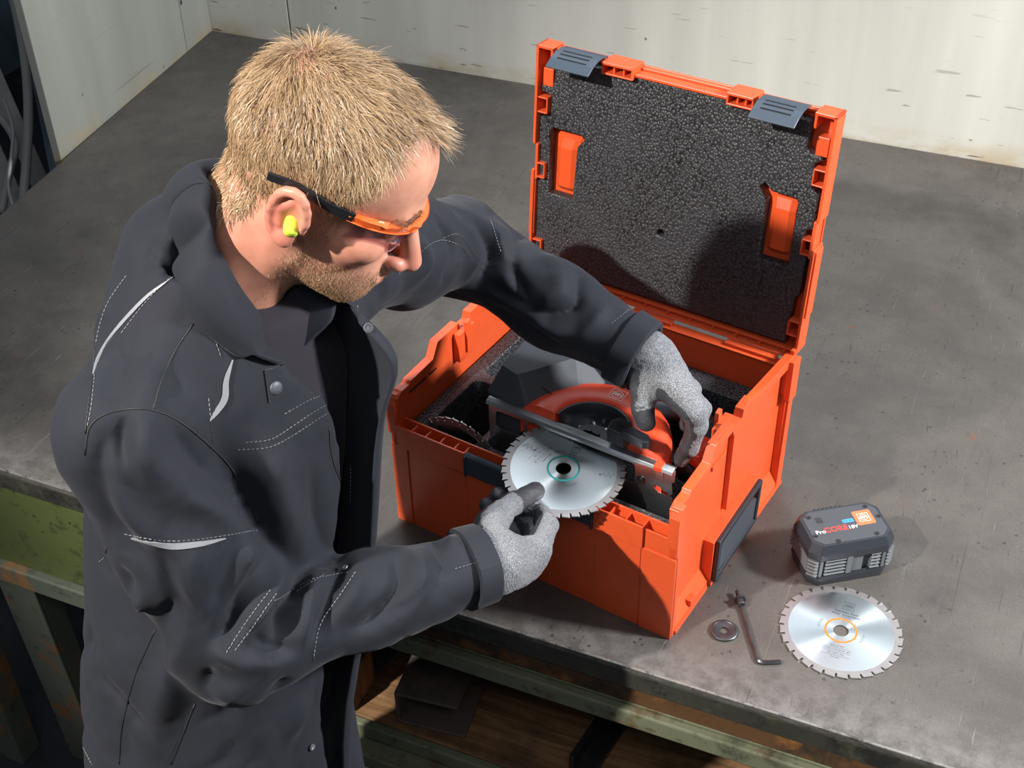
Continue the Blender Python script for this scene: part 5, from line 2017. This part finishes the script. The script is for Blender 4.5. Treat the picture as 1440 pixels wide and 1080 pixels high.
o = MB().lathe([(0.0050, 0.0), (0.0050, 0.0012), (0.0036, 0.0014), (0.0030, 0.0004)], 18).build('snap_button', MT['snap_metal'], None)
nv = (CAM_POS - sn_l).normalized(); xx = nv.orthogonal().normalized()
o.data.transform(basis(sn_l + nv * 0.0022, xx, nv.cross(xx), nv))
wear(o, jo)

# ------------------------------------------------------------------ trousers and boots (below the frame)
def build_trousers():
    g = Grid((-0.64, -0.62, 0.02), (-0.22, -0.14, 0.98), 0.010)
    F = torso(g, [(0.86, 0.166, 0.122), (0.95, 0.160, 0.120), (0.975, 0.155, 0.115)])
    for h_, ft in ((HIP_R, FOOT_R), (HIP_L, FOOT_L)):
        kn = (h_ + ft) / 2 + np.array([0.03, 0, 0.02])
        F = smin(F, chain(g, [h_ - np.array([0, 0, 0.05]), kn, ft], [0.092, 0.076, 0.066], 0.03), 0.02)
    F = smax(F, 0.055 - g.z + 0 * F, 0.01)
    V, Q = surfnet(F, g)
    N = vnormals(V, Q)
    V = V + N * (0.004 * vnoise(V * 15))[:, None]
    wear(link_mesh('trousers', arr_mesh('trousers', V, Q), MT['jacket_cloth'], None, True))
    for ft in (FOOT_R, FOOT_L):
        f0 = np.array([ft[0], ft[1], 0.0])
        g = Grid(f0 + np.array([-0.13, -0.09, -0.005]), f0 + np.array([0.25, 0.09, 0.16]), 0.006)
        F = cone(g, f0 + np.array([-0.03, 0, 0.045]), f0 + np.array([0.15, -0.01, 0.038]), 0.045, 0.042)
        F = smin(F, cone(g, f0 + np.array([-0.02, 0, 0.05]), f0 + np.array([-0.01, 0, 0.13]), 0.05, 0.052), 0.03)
        F = smax(F, 0.001 - g.z + 0 * F, 0.004)
        V, Q = surfnet(F, g)
        wear(link_mesh('boot', arr_mesh('boot', V, Q), MT['black_rubber'], None, True))


build_trousers()
# ------------------------------------------------------------------ gloves
def at_z(px, py, z):
    d = view_ray(px, py)
    return CAM_POS + d * ((z - CAM_POS.z) / d.z)


def glove(name, prims, blends, h, coat_dir, coat_min, lo_pad=0.03):
    """prims: (list of points, radii, 'knit' or 'coat'); one mesh with two materials"""
    P = np.array([p for pr in prims for p in pr[0]])
    g = Grid(P.min(0) - lo_pad, P.max(0) + lo_pad, h)
    F = None
    for (pts, rs, kind, *bl) in prims:
        f = chain(g, pts, rs, 0.006)
        F = f if F is None else smin(F, f, bl[0] if bl else blends)
    V, Q = surfnet(F, g)
    V = relax(V, Q, 1, 0.5)
    N = vnormals(V, Q)
    V = V + N * (0.0007 * vnoise(V * 120) + 0.0005 * vnoise(V * 260))[:, None]
    me = arr_mesh(name, V, Q)
    c = V[Q].mean(1)
    n = N[Q].mean(1)
    pg = Pts(c)
    best = np.full(len(c), 1e9)
    coat = np.zeros(len(c), bool)
    for (pts, rs, kind, *bl) in prims:
        for i in range(len(pts) - 1):
            d = cone(pg, pts[i], pts[i + 1], rs[i], rs[i + 1])
            m = d < best
            best[m] = d[m]
            coat[m] = (kind == 'coat') or (kind == 'tip' and i >= len(pts) - 2)
    edge = coat_min + 0.12 * vnoise(c * 90)
    coat |= (n @ np.array(coat_dir)) > edge
    me.materials.append(MT['knit'])
    me.materials.append(MT['coating'])
    o = bpy.data.objects.new(name, me)
    COL.objects.link(o)
    me.polygons.foreach_set('material_index', coat.astype(np.int32))
    me.polygons.foreach_set('use_smooth', np.ones(len(c), bool))
    wear(o)
    return V, Q


R_, U_, F_ = np.array(CAM_R), np.array(CAM_U), np.array(CAM_F)
az = lambda x, y, z: np.array(at_z(x, y, z))
# right hand: thumb on the blade, fingers closed below its edge
wr = WR_R + (EL_R - WR_R) * 0.20
im, mm, rm, lm = az(757, 772, 1.128), az(745, 793, 1.108), az(727, 806, 1.098), az(708, 812, 1.098)
RH = [
    ([wr, WR_R + np.array([0.012, 0.006, -0.002])], [0.036, 0.034], 'knit', 0.02),
    ([WR_R, im], [0.026, 0.0165], 'knit', 0.02), ([WR_R, mm], [0.026, 0.0165], 'knit', 0.02),
    ([WR_R, rm], [0.024, 0.0155], 'knit', 0.02), ([WR_R, lm], [0.022, 0.014], 'knit', 0.02),
    ([WR_R + np.array([0.0, 0.01, 0.004]), az(690, 742, 1.144), az(704, 724, 1.136)], [0.025, 0.020, 0.0160], 'knit', 0.014),
    ([az(692, 728, 1.138), az(722, 708, 1.126), az(753, 691, 1.1160)], [0.0150, 0.0135, 0.0122], 'tip', 0.006),
    ([im, az(770, 738, 1.112), az(762, 722, 1.088), az(742, 720, 1.088)], [0.0150, 0.0125, 0.0115, 0.0105], 'tip', 0.005),
    ([mm, az(752, 752, 1.082), az(728, 718, 1.070), az(701, 697, 1.086)], [0.0145, 0.0125, 0.0115, 0.0112], 'tip', 0.004),
    ([rm, az(728, 768, 1.068), az(708, 735, 1.058), az(684, 710, 1.076)], [0.0140, 0.0120, 0.0110, 0.0100], 'tip', 0.004),
    ([lm, az(706, 778, 1.066), az(690, 750, 1.060), az(680, 728, 1.072)], [0.0125, 0.0105, 0.0098, 0.0090], 'tip', 0.004),
]
cd = -0.75 * R_ + 0.35 * U_ + 0.3 * F_
glove('glove', RH, 0.006, 0.0020, cd / np.linalg.norm(cd), 0.62)

# left hand: over the guard, thumb pressing the lever
wl2 = WR_L + (EL_L - WR_L) * 0.14
ik, mk, rk, lk = az(975, 577, 1.218), az(962, 548, 1.222), az(945, 522, 1.226), az(930, 505, 1.230)
dW = (WR_L - EL_L) / np.linalg.norm(WR_L - EL_L)
w2 = WR_L + dW * 0.012
LHn = [
    ([wl2, w2], [0.033, 0.030], 'knit', 0.02),
    ([w2, ik], [0.026, 0.0165], 'knit', 0.02), ([w2, mk], [0.026, 0.0165], 'knit', 0.02),
    ([w2, rk], [0.025, 0.0155], 'knit', 0.02), ([w2, lk], [0.023, 0.014], 'knit', 0.02),
    ([w2, az(912, 528, 1.232), az(905, 552, 1.220)], [0.022, 0.0190, 0.0155], 'knit', 0.016),
    ([az(905, 550, 1.220), az(904, 573, 1.205), az(909, 594, 1.190)], [0.0150, 0.0135, 0.0118], 'tip', 0.006),
    ([ik, az(980, 598, 1.192), az(970, 628, 1.150), az(958, 646, 1.118)], [0.0155, 0.0135, 0.0115, 0.0105], 'knit', 0.006),
    ([mk, az(985, 575, 1.180), az(980, 600, 1.150), az(968, 625, 1.125)], [0.0150, 0.0130, 0.0110, 0.0100], 'tip', 0.005),
    ([rk, az(972, 548, 1.175), az(972, 575, 1.145), az(965, 598, 1.120)], [0.0145, 0.0120, 0.0105, 0.0095], 'tip', 0.005),
    ([lk, az(955, 530, 1.180), az(958, 552, 1.150)], [0.0130, 0.0105, 0.0090], 'tip', 0.005),
]
cd = -0.75 * R_ - 0.45 * U_ + 0.25 * F_
glove('glove', LHn, 0.006, 0.0020, cd / np.linalg.norm(cd), 0.36)

# ------------------------------------------------------------------ hair
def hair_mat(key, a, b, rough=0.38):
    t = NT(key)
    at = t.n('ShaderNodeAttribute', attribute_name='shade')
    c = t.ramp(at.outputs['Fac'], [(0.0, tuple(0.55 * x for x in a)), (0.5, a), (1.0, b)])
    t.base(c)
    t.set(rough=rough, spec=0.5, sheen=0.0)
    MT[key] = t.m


hair_mat('hair_blond', (0.40, 0.255, 0.135), (0.74, 0.56, 0.35))
hair_mat('stubble', (0.34, 0.20, 0.10), (0.58, 0.40, 0.22), 0.5)

HLoc = (HEADV - HO) @ HB
HNor = vnormals(HEADV, HEADQ) @ HB


def strands(name, roots, dirs_fn, n_seg, width, mat, seed, parent=None, fill=True):
    """ribbons growing from head-local roots; dirs_fn gives the point chain"""
    rng = np.random.default_rng(seed)
    P = dirs_fn(roots, rng)                      # (n, seg+1, 3) head-local
    n = len(P)
    W = P @ HB.T + HO
    T = np.diff(W, axis=1)
    T = np.concatenate([T, T[:, -1:]], 1)
    nor = np.repeat((roots[1] @ HB.T)[:, None], n_seg + 1, 1)
    # ribbon side vector turned at random about the strand
    S = np.cross(T, nor)
    S /= np.linalg.norm(S, axis=2, keepdims=True) + 1e-9
    B = np.cross(T, S)
    B /= np.linalg.norm(B, axis=2, keepdims=True) + 1e-9
    ang = rng.uniform(-0.7, 0.7, n)[:, None, None]
    S = S * np.cos(ang) + B * np.sin(ang)
    tap = np.linspace(1.0, 0.25, n_seg + 1)[None, :, None]
    w = width * rng.uniform(0.7, 1.25, n)[:, None, None] * tap * 0.5
    V = np.stack([W - S * w, W + S * w], 2).reshape(n, -1, 3)
    m = 2 * (n_seg + 1)
    q = np.array([[2 * i, 2 * i + 1, 2 * i + 3, 2 * i + 2] for i in range(n_seg)])
    Q = (np.arange(n)[:, None, None] * m + q[None]).reshape(-1, 4)
    me = arr_mesh(name, V.reshape(-1, 3), Q)
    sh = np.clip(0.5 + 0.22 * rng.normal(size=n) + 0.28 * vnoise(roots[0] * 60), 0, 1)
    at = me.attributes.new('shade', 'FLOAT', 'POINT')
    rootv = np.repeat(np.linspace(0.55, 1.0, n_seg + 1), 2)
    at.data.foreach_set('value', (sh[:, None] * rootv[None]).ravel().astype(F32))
    o = link_mesh(name, me, MT[mat], None, True)
    wear(o)
    tag(o, kind='stuff')
    return o


def sample_roots(mask_fn, n, seed):
    rng = np.random.default_rng(seed)
    c = HLoc[HEADQ]
    cen = c.mean(1)
    prob = mask_fn(cen, HNor[HEADQ].mean(1))
    ar = np.linalg.norm(np.cross(c[:, 2] - c[:, 0], c[:, 3] - c[:, 1]), axis=1)
    p = prob * ar
    idx = rng.choice(len(p), n, p=p / p.sum())
    u, v = rng.random((2, n, 1))
    a, b, d, e = [HLoc[HEADQ[idx, k]] for k in range(4)]
    pos = (a * (1 - u) + b * u) * (1 - v) + (e * (1 - u) + d * u) * v
    return pos, HNor[HEADQ[idx]].mean(1)


HAIRLINE = ([0, 14, 26, 40, 52, 62, 72, 80, 88, 96, 108, 120, 135, 180], [0.104, 0.110, 0.118, 0.112, 0.090, 0.060, 0.024, 0.008, 0.032, 0.042, 0.036, -0.022, -0.062, -0.078])


def scalp(c, n):
    az_ = np.degrees(np.arctan2(np.abs(c[:, 1]), c[:, 0] + 0.004))
    line = np.interp(az_, *HAIRLINE)
    m = np.clip((c[:, 2] - line) / 0.010 + 0.5, 0, 1)
    ear = (np.abs(c[:, 1]) > 0.0745) & (c[:, 2] < 0.036) & (c[:, 0] > -0.04)
    m[ear] = 0
    m[c[:, 2] < -0.090] = 0
    return m * (1 + 1.6 * ((c[:, 2] < 0.02) & (c[:, 0] < -0.02)))


WHORL = np.array([-0.062, 0.006, 0.112])


def grow(roots, rng, n_seg=5):
    p, nrm = roots
    n = len(p)
    away = p - WHORL
    d0 = np.linalg.norm(away, axis=1, keepdims=True)
    away = away / (d0 + 1e-6)
    swirl = np.cross(nrm, away)
    fl = away + 0.45 * swirl * np.exp(-(d0 / 0.03) ** 2)
    # front hair is brushed forwards and to his left, side hair downwards and a little forwards
    top = np.clip((p[:, 2:3] - 0.06) / 0.05, 0, 1)
    fl = fl + top * np.array([0.55, 0.12, 0.0]) + (1 - top) * np.array([0.28, 0.0, -0.75])
    fl = fl - nrm * np.sum(fl * nrm, axis=1, keepdims=True)
    fl /= np.linalg.norm(fl, axis=1, keepdims=True) + 1e-6
    # clumping: nearby strands share a perturbation
    cell = p * 95
    cl = np.stack([vnoise(cell + k * 7.7) for k in range(3)], 1)
    fl = fl + 0.55 * cl + 0.22 * rng.normal(size=(n, 3))
    fl = fl - 0.6 * nrm * np.sum(fl * nrm, axis=1, keepdims=True)
    fl /= np.linalg.norm(fl, axis=1, keepdims=True) + 1e-6
    z = p[:, 2]
    L = np.interp(z, [-0.07, -0.03, 0.02, 0.06, 0.09, 0.13], [0.011, 0.014, 0.016, 0.021, 0.026, 0.028])
    front = np.clip((p[:, 0] - 0.03) / 0.05, 0, 1) * np.clip((z - 0.07) / 0.03, 0, 1)
    L = L * (1 + 0.25 * front) * rng.uniform(0.65, 1.15, n)
    lift = np.interp(z, [-0.07, 0.02, 0.07, 0.12], [0.30, 0.33, 0.46, 0.58]) + 0.30 * front + 0.12 * rng.normal(size=n)
    lift = lift + 0.35 * np.exp(-(d0[:, 0] / 0.02) ** 2)
    out = np.zeros((n, n_seg + 1, 3))
    out[:, 0] = p - nrm * 0.001
    cur = out[:, 0]
    dr = fl * np.cos(lift)[:, None] + nrm * np.sin(lift)[:, None]
    wob = 0.10 * rng.normal(size=(n, 3))
    for k in range(1, n_seg + 1):
        t = k / n_seg
        bend = dr - nrm * (0.85 * t * t)[..., None] if False else dr - nrm * (0.75 * t ** 1.5) + np.array([0, 0, -0.10]) * t + wob * t
        # let the fringe stand away from the forehead
        bend = bend + front[:, None] * (nrm * 0.55 + np.array([0.0, 0.0, 0.25])) * t
        bend /= np.linalg.norm(bend, axis=1, keepdims=True)
        cur = cur + bend * (L / n_seg)[:, None]
        out[:, k] = cur
    return out


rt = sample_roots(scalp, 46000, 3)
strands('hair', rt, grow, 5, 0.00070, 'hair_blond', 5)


def jaw(c, n):
    """stubble on chin, jaw and upper lip"""
    az_ = np.abs(c[:, 1])
    m = np.zeros(len(c))
    line = np.interp(c[:, 0], [-0.005, 0.01, 0.03, 0.05, 0.075, 0.09, 0.11], [0.000, -0.006, -0.030, -0.040, -0.046, -0.046, -0.046])
    m = np.clip((line - c[:, 2]) / 0.010 + 0.3, 0, 1) * np.clip((c[:, 0] - 0.0) / 0.012, 0, 1)
    m *= np.clip((c[:, 2] + 0.118) / 0.010, 0, 1)
    lips = (np.abs(c[:, 1]) < 0.020) & (np.abs(c[:, 2] + 0.0625) < 0.0075) & (c[:, 0] > 0.09)
    m[lips] = 0
    # sideburn
    sb_ = (c[:, 0] > 0.012) & (c[:, 0] < 0.036) & (c[:, 2] < 0.02) & (c[:, 2] > -0.03) & (az_ > 0.05)
    m[sb_] = 1.0
    m[(c[:, 2] < -0.055) & (c[:, 0] < 0.03)] *= 0.25
    return m


def grow_beard(roots, rng, n_seg=2):
    p, nrm = roots
    n = len(p)
    fl = np.array([0.25, 0, -0.9]) + 0.35 * rng.normal(size=(n, 3))
    fl = fl - nrm * np.sum(fl * nrm, axis=1, keepdims=True)
    fl /= np.linalg.norm(fl, axis=1, keepdims=True) + 1e-6
    L = rng.uniform(0.0020, 0.0045, n)
    out = np.zeros((n, n_seg + 1, 3))
    out[:, 0] = p - nrm * 0.0006
    d = fl * 0.75 + nrm * 0.65
    d /= np.linalg.norm(d, axis=1, keepdims=True)
    for k in range(1, n_seg + 1):
        out[:, k] = out[:, k - 1] + (d - nrm * 0.3 * (k - 1)) * (L / n_seg)[:, None]
    return out


strands('beard', sample_roots(jaw, 15000, 9), grow_beard, 2, 0.00046, 'stubble', 12)


def brow(c, n):
    y = np.abs(c[:, 1])
    zc = 0.0325 + 0.003 * np.sin((y - 0.014) / 0.034 * math.pi)
    return ((y > 0.014) & (y < 0.050) & (np.abs(c[:, 2] - zc) < 0.0036) & (c[:, 0] > 0.055)).astype(float)


def grow_brow(roots, rng, n_seg=2):
    p, nrm = roots
    sg = np.sign(p[:, 1:2])
    fl = np.concatenate([np.zeros((len(p), 1)) - 0.3, sg * 0.8, np.full((len(p), 1), 0.25)], 1) + 0.2 * rng.normal(size=p.shape)
    fl /= np.linalg.norm(fl, axis=1, keepdims=True)
    out = np.zeros((len(p), n_seg + 1, 3))
    out[:, 0] = p
    for k in range(1, n_seg + 1):
        out[:, k] = out[:, k - 1] + (fl + nrm * 0.35) * 0.0035
    return out


strands('eyebrows', sample_roots(brow, 500, 21), grow_brow, 2, 0.0005, 'stubble', 22)

# ------------------------------------------------------------------ safety glasses and ear plug
def lens_mat():
    t = NT('lens_clear')
    tr = t.n('ShaderNodeBsdfTransparent')
    tr.inputs[0].default_value = (0.90, 0.80, 0.82, 1)
    gs = t.n('ShaderNodeBsdfGlossy')
    gs.inputs['Roughness'].default_value = 0.05
    mx = t.n('ShaderNodeMixShader')
    mx.inputs[0].default_value = 0.12; t.l(tr.outputs[0], mx.inputs[1]); t.l(gs.outputs[0], mx.inputs[2])
    t.l(mx.outputs[0], t.t.nodes['Material Output'].inputs['Surface'])
    MT['lens_clear'] = t.m
    simple('temple_black', (0.012, 0.013, 0.015), 0.3)
    simple('frame_orange', (0.85, 0.13, 0.02), 0.18)
    simple('plug_yellow', (0.62, 0.72, 0.06), 0.75, bump=0.3, bscale=600)


lens_mat()
gl = empty('safety_glasses', tuple(hw((0.09, 0, 0.02))))
tag(gl, 'wraparound safety glasses with orange brow bar and black temples worn by the man', 'glasses')
GINV = Matrix.Translation(-Vector(hw((0.09, 0, 0.02))))


def on_glasses(o, sub=None):
    o.parent = sub or gl
    o.matrix_parent_inverse = GINV if sub is None else Matrix.Identity(4)
    return o


def wrap(a, r_x=0.108, r_y=0.0765, xc=-0.002):
    """point on the brow curve; a = angle from the front"""
    return (xc + r_x * math.cos(a) ** 0.9 if math.cos(a) > 0 else xc, r_y * math.sin(a))


nb_ = 40
A = [math.radians(-72 + 144 * k / nb_) for k in range(nb_ + 1)]
bar_o, bar_u, bar_i = [], [], []
br = []
for a in A:
    x, y = wrap(a)
    z = 0.0285 - 0.0050 * math.cos(a)
    hgt = 0.0052 + 0.0018 * math.cos(a)
    nx, ny = math.cos(a), math.sin(a)
    br.append([hw((x + nx * 0.0030, y + ny * 0.0030, z + hgt * 0.4)), hw((x + nx * 0.0022, y + ny * 0.0022, z - hgt * 0.55)), hw((x - nx * 0.002, y - ny * 0.002, z - hgt * 0.5)), hw((x - nx * 0.003, y - ny * 0.003, z + hgt * 0.65))])
m = MB()
for k in range(nb_):
    for i in range(4):
        j = (i + 1) % 4
        m.add([Vector(br[k][i]), Vector(br[k][j]), Vector(br[k + 1][j]), Vector(br[k + 1][i])], [(0, 1, 2, 3)])
m.add([Vector(p) for p in br[0]], [(0, 1, 2, 3)])
m.add([Vector(p) for p in br[-1]], [(3, 2, 1, 0)])
bo_ = m.build('brow_bar', MT['frame_orange'], None)
bm_ = bmesh.new(); bm_.from_mesh(bo_.data); bmesh.ops.remove_doubles(bm_, verts=bm_.verts, dist=1e-5); bm_.to_mesh(bo_.data); bm_.free()
bevel(bo_, 0.0012, 2, 40)
on_glasses(bo_)
# lens sheet
rows_o, rows_i = [], []
for k in range(nb_ + 1):
    a = A[k] * 0.93
    x, y = wrap(a)
    nx, ny = math.cos(a), math.sin(a)
    drop = 0.041 * (max(0.0, math.cos(a * 1.02)) ** 0.40)
    nose = 0.014 * math.exp(-(y / 0.012) ** 2)
    ro_, ri_ = [], []
    for q in range(7):
        t = q / 6
        z = 0.0285 - 0.0045 * math.cos(a) - t * (drop - nose)
        bul = 0.004 * math.sin(math.pi * t) - 0.006 * t
        ro_.append(Vector(hw((x + nx * bul, y + ny * bul, z))))
        ri_.append(Vector(hw((x + nx * (bul - 0.0016), y + ny * (bul - 0.0016), z))))
    rows_o.append(ro_); rows_i.append(ri_)
m = MB()
n7 = 7
m.add([p for r_ in rows_o for p in r_] + [p for r_ in rows_i for p in r_], [(j * n7 + i, j * n7 + i + 1, (j + 1) * n7 + i + 1, (j + 1) * n7 + i) for j in range(nb_) for i in range(n7 - 1)]
      + [tuple(x + (nb_ + 1) * n7 for x in (j * n7 + i, (j + 1) * n7 + i, (j + 1) * n7 + i + 1, j * n7 + i + 1)) for j in range(nb_) for i in range(n7 - 1)]
      + [(j * n7 + n7 - 1, j * n7 + n7 - 1 + (nb_ + 1) * n7, (j + 1) * n7 + n7 - 1 + (nb_ + 1) * n7, (j + 1) * n7 + n7 - 1) for j in range(nb_)]
      + [(j * n7, (j + 1) * n7, (j + 1) * n7 + (nb_ + 1) * n7, j * n7 + (nb_ + 1) * n7) for j in range(nb_)])
on_glasses(m.build('lens', MT['lens_clear'], None, True))
simple('lens_rim', (0.30, 0.17, 0.19), 0.25)
on_glasses(MB().tube([r_[-1] for r_ in rows_o], 0.0007, 6).build('lens_edge', MT['lens_rim'], None, True))
for s in (-1, 1):
    x0, y0 = wrap(math.radians(71.5))
    path = [hw((x0 + 0.004, s * (y0 + 0.0006), 0.0285)), hw((x0 - 0.02, s * 0.0785, 0.0295)), hw((0.0, s * 0.0805, 0.0315)), hw((-0.022, s * 0.0820, 0.0325)), hw((-0.045, s * 0.0800, 0.027))]
    sp = smooth_path(path, 6)
    t_ = MB()
    n = len(sp)
    secs = []
    for i, p in enumerate(sp):
        d = (sp[min(i + 1, n - 1)] - sp[max(i - 1, 0)]).normalized()
        o_ = Vector(HB[:, 1]) * s
        o_ = (o_ - d * o_.dot(d)).normalized()
        u_ = d.cross(o_)
        hh = 0.0040 + 0.0010 * (1 - i / n)
        secs.append([p + o_ * 0.0018 + u_ * hh, p + o_ * 0.0018 - u_ * hh, p - o_ * 0.0018 - u_ * hh, p - o_ * 0.0018 + u_ * hh])
    t_.add([p for s_ in secs for p in s_], [(i * 4 + j, i * 4 + (j + 1) % 4, (i + 1) * 4 + (j + 1) % 4, (i + 1) * 4 + j) for i in range(n - 1) for j in range(4)] + [(0, 1, 2, 3), tuple((n - 1) * 4 + j for j in (3, 2, 1, 0))])
    on_glasses(bevel(t_.build('temple', MT['temple_black'], None), 0.0008, 2))

pe = np.array([-0.006, -0.0800, -0.002])
dv = np.array([0.30, -0.86, -0.40]); dv /= np.linalg.norm(dv)
pv = Vector(HB @ dv)
xv = pv.orthogonal().normalized()
pl_ = MB().lathe([(0.0050, -0.006), (0.0066, 0.0), (0.0076, 0.007), (0.0072, 0.0125), (0.0050, 0.0152), (0.0022, 0.0160)], 20)
po_ = pl_.build('ear_plug', MT['plug_yellow'], None)
po_.matrix_world = basis(Vector(hw(pe)), xv, pv.cross(xv), pv)
shade_auto(po_, 60)
tag(po_, 'yellow-green foam ear plug sitting in the man\'s right ear', 'ear plug')
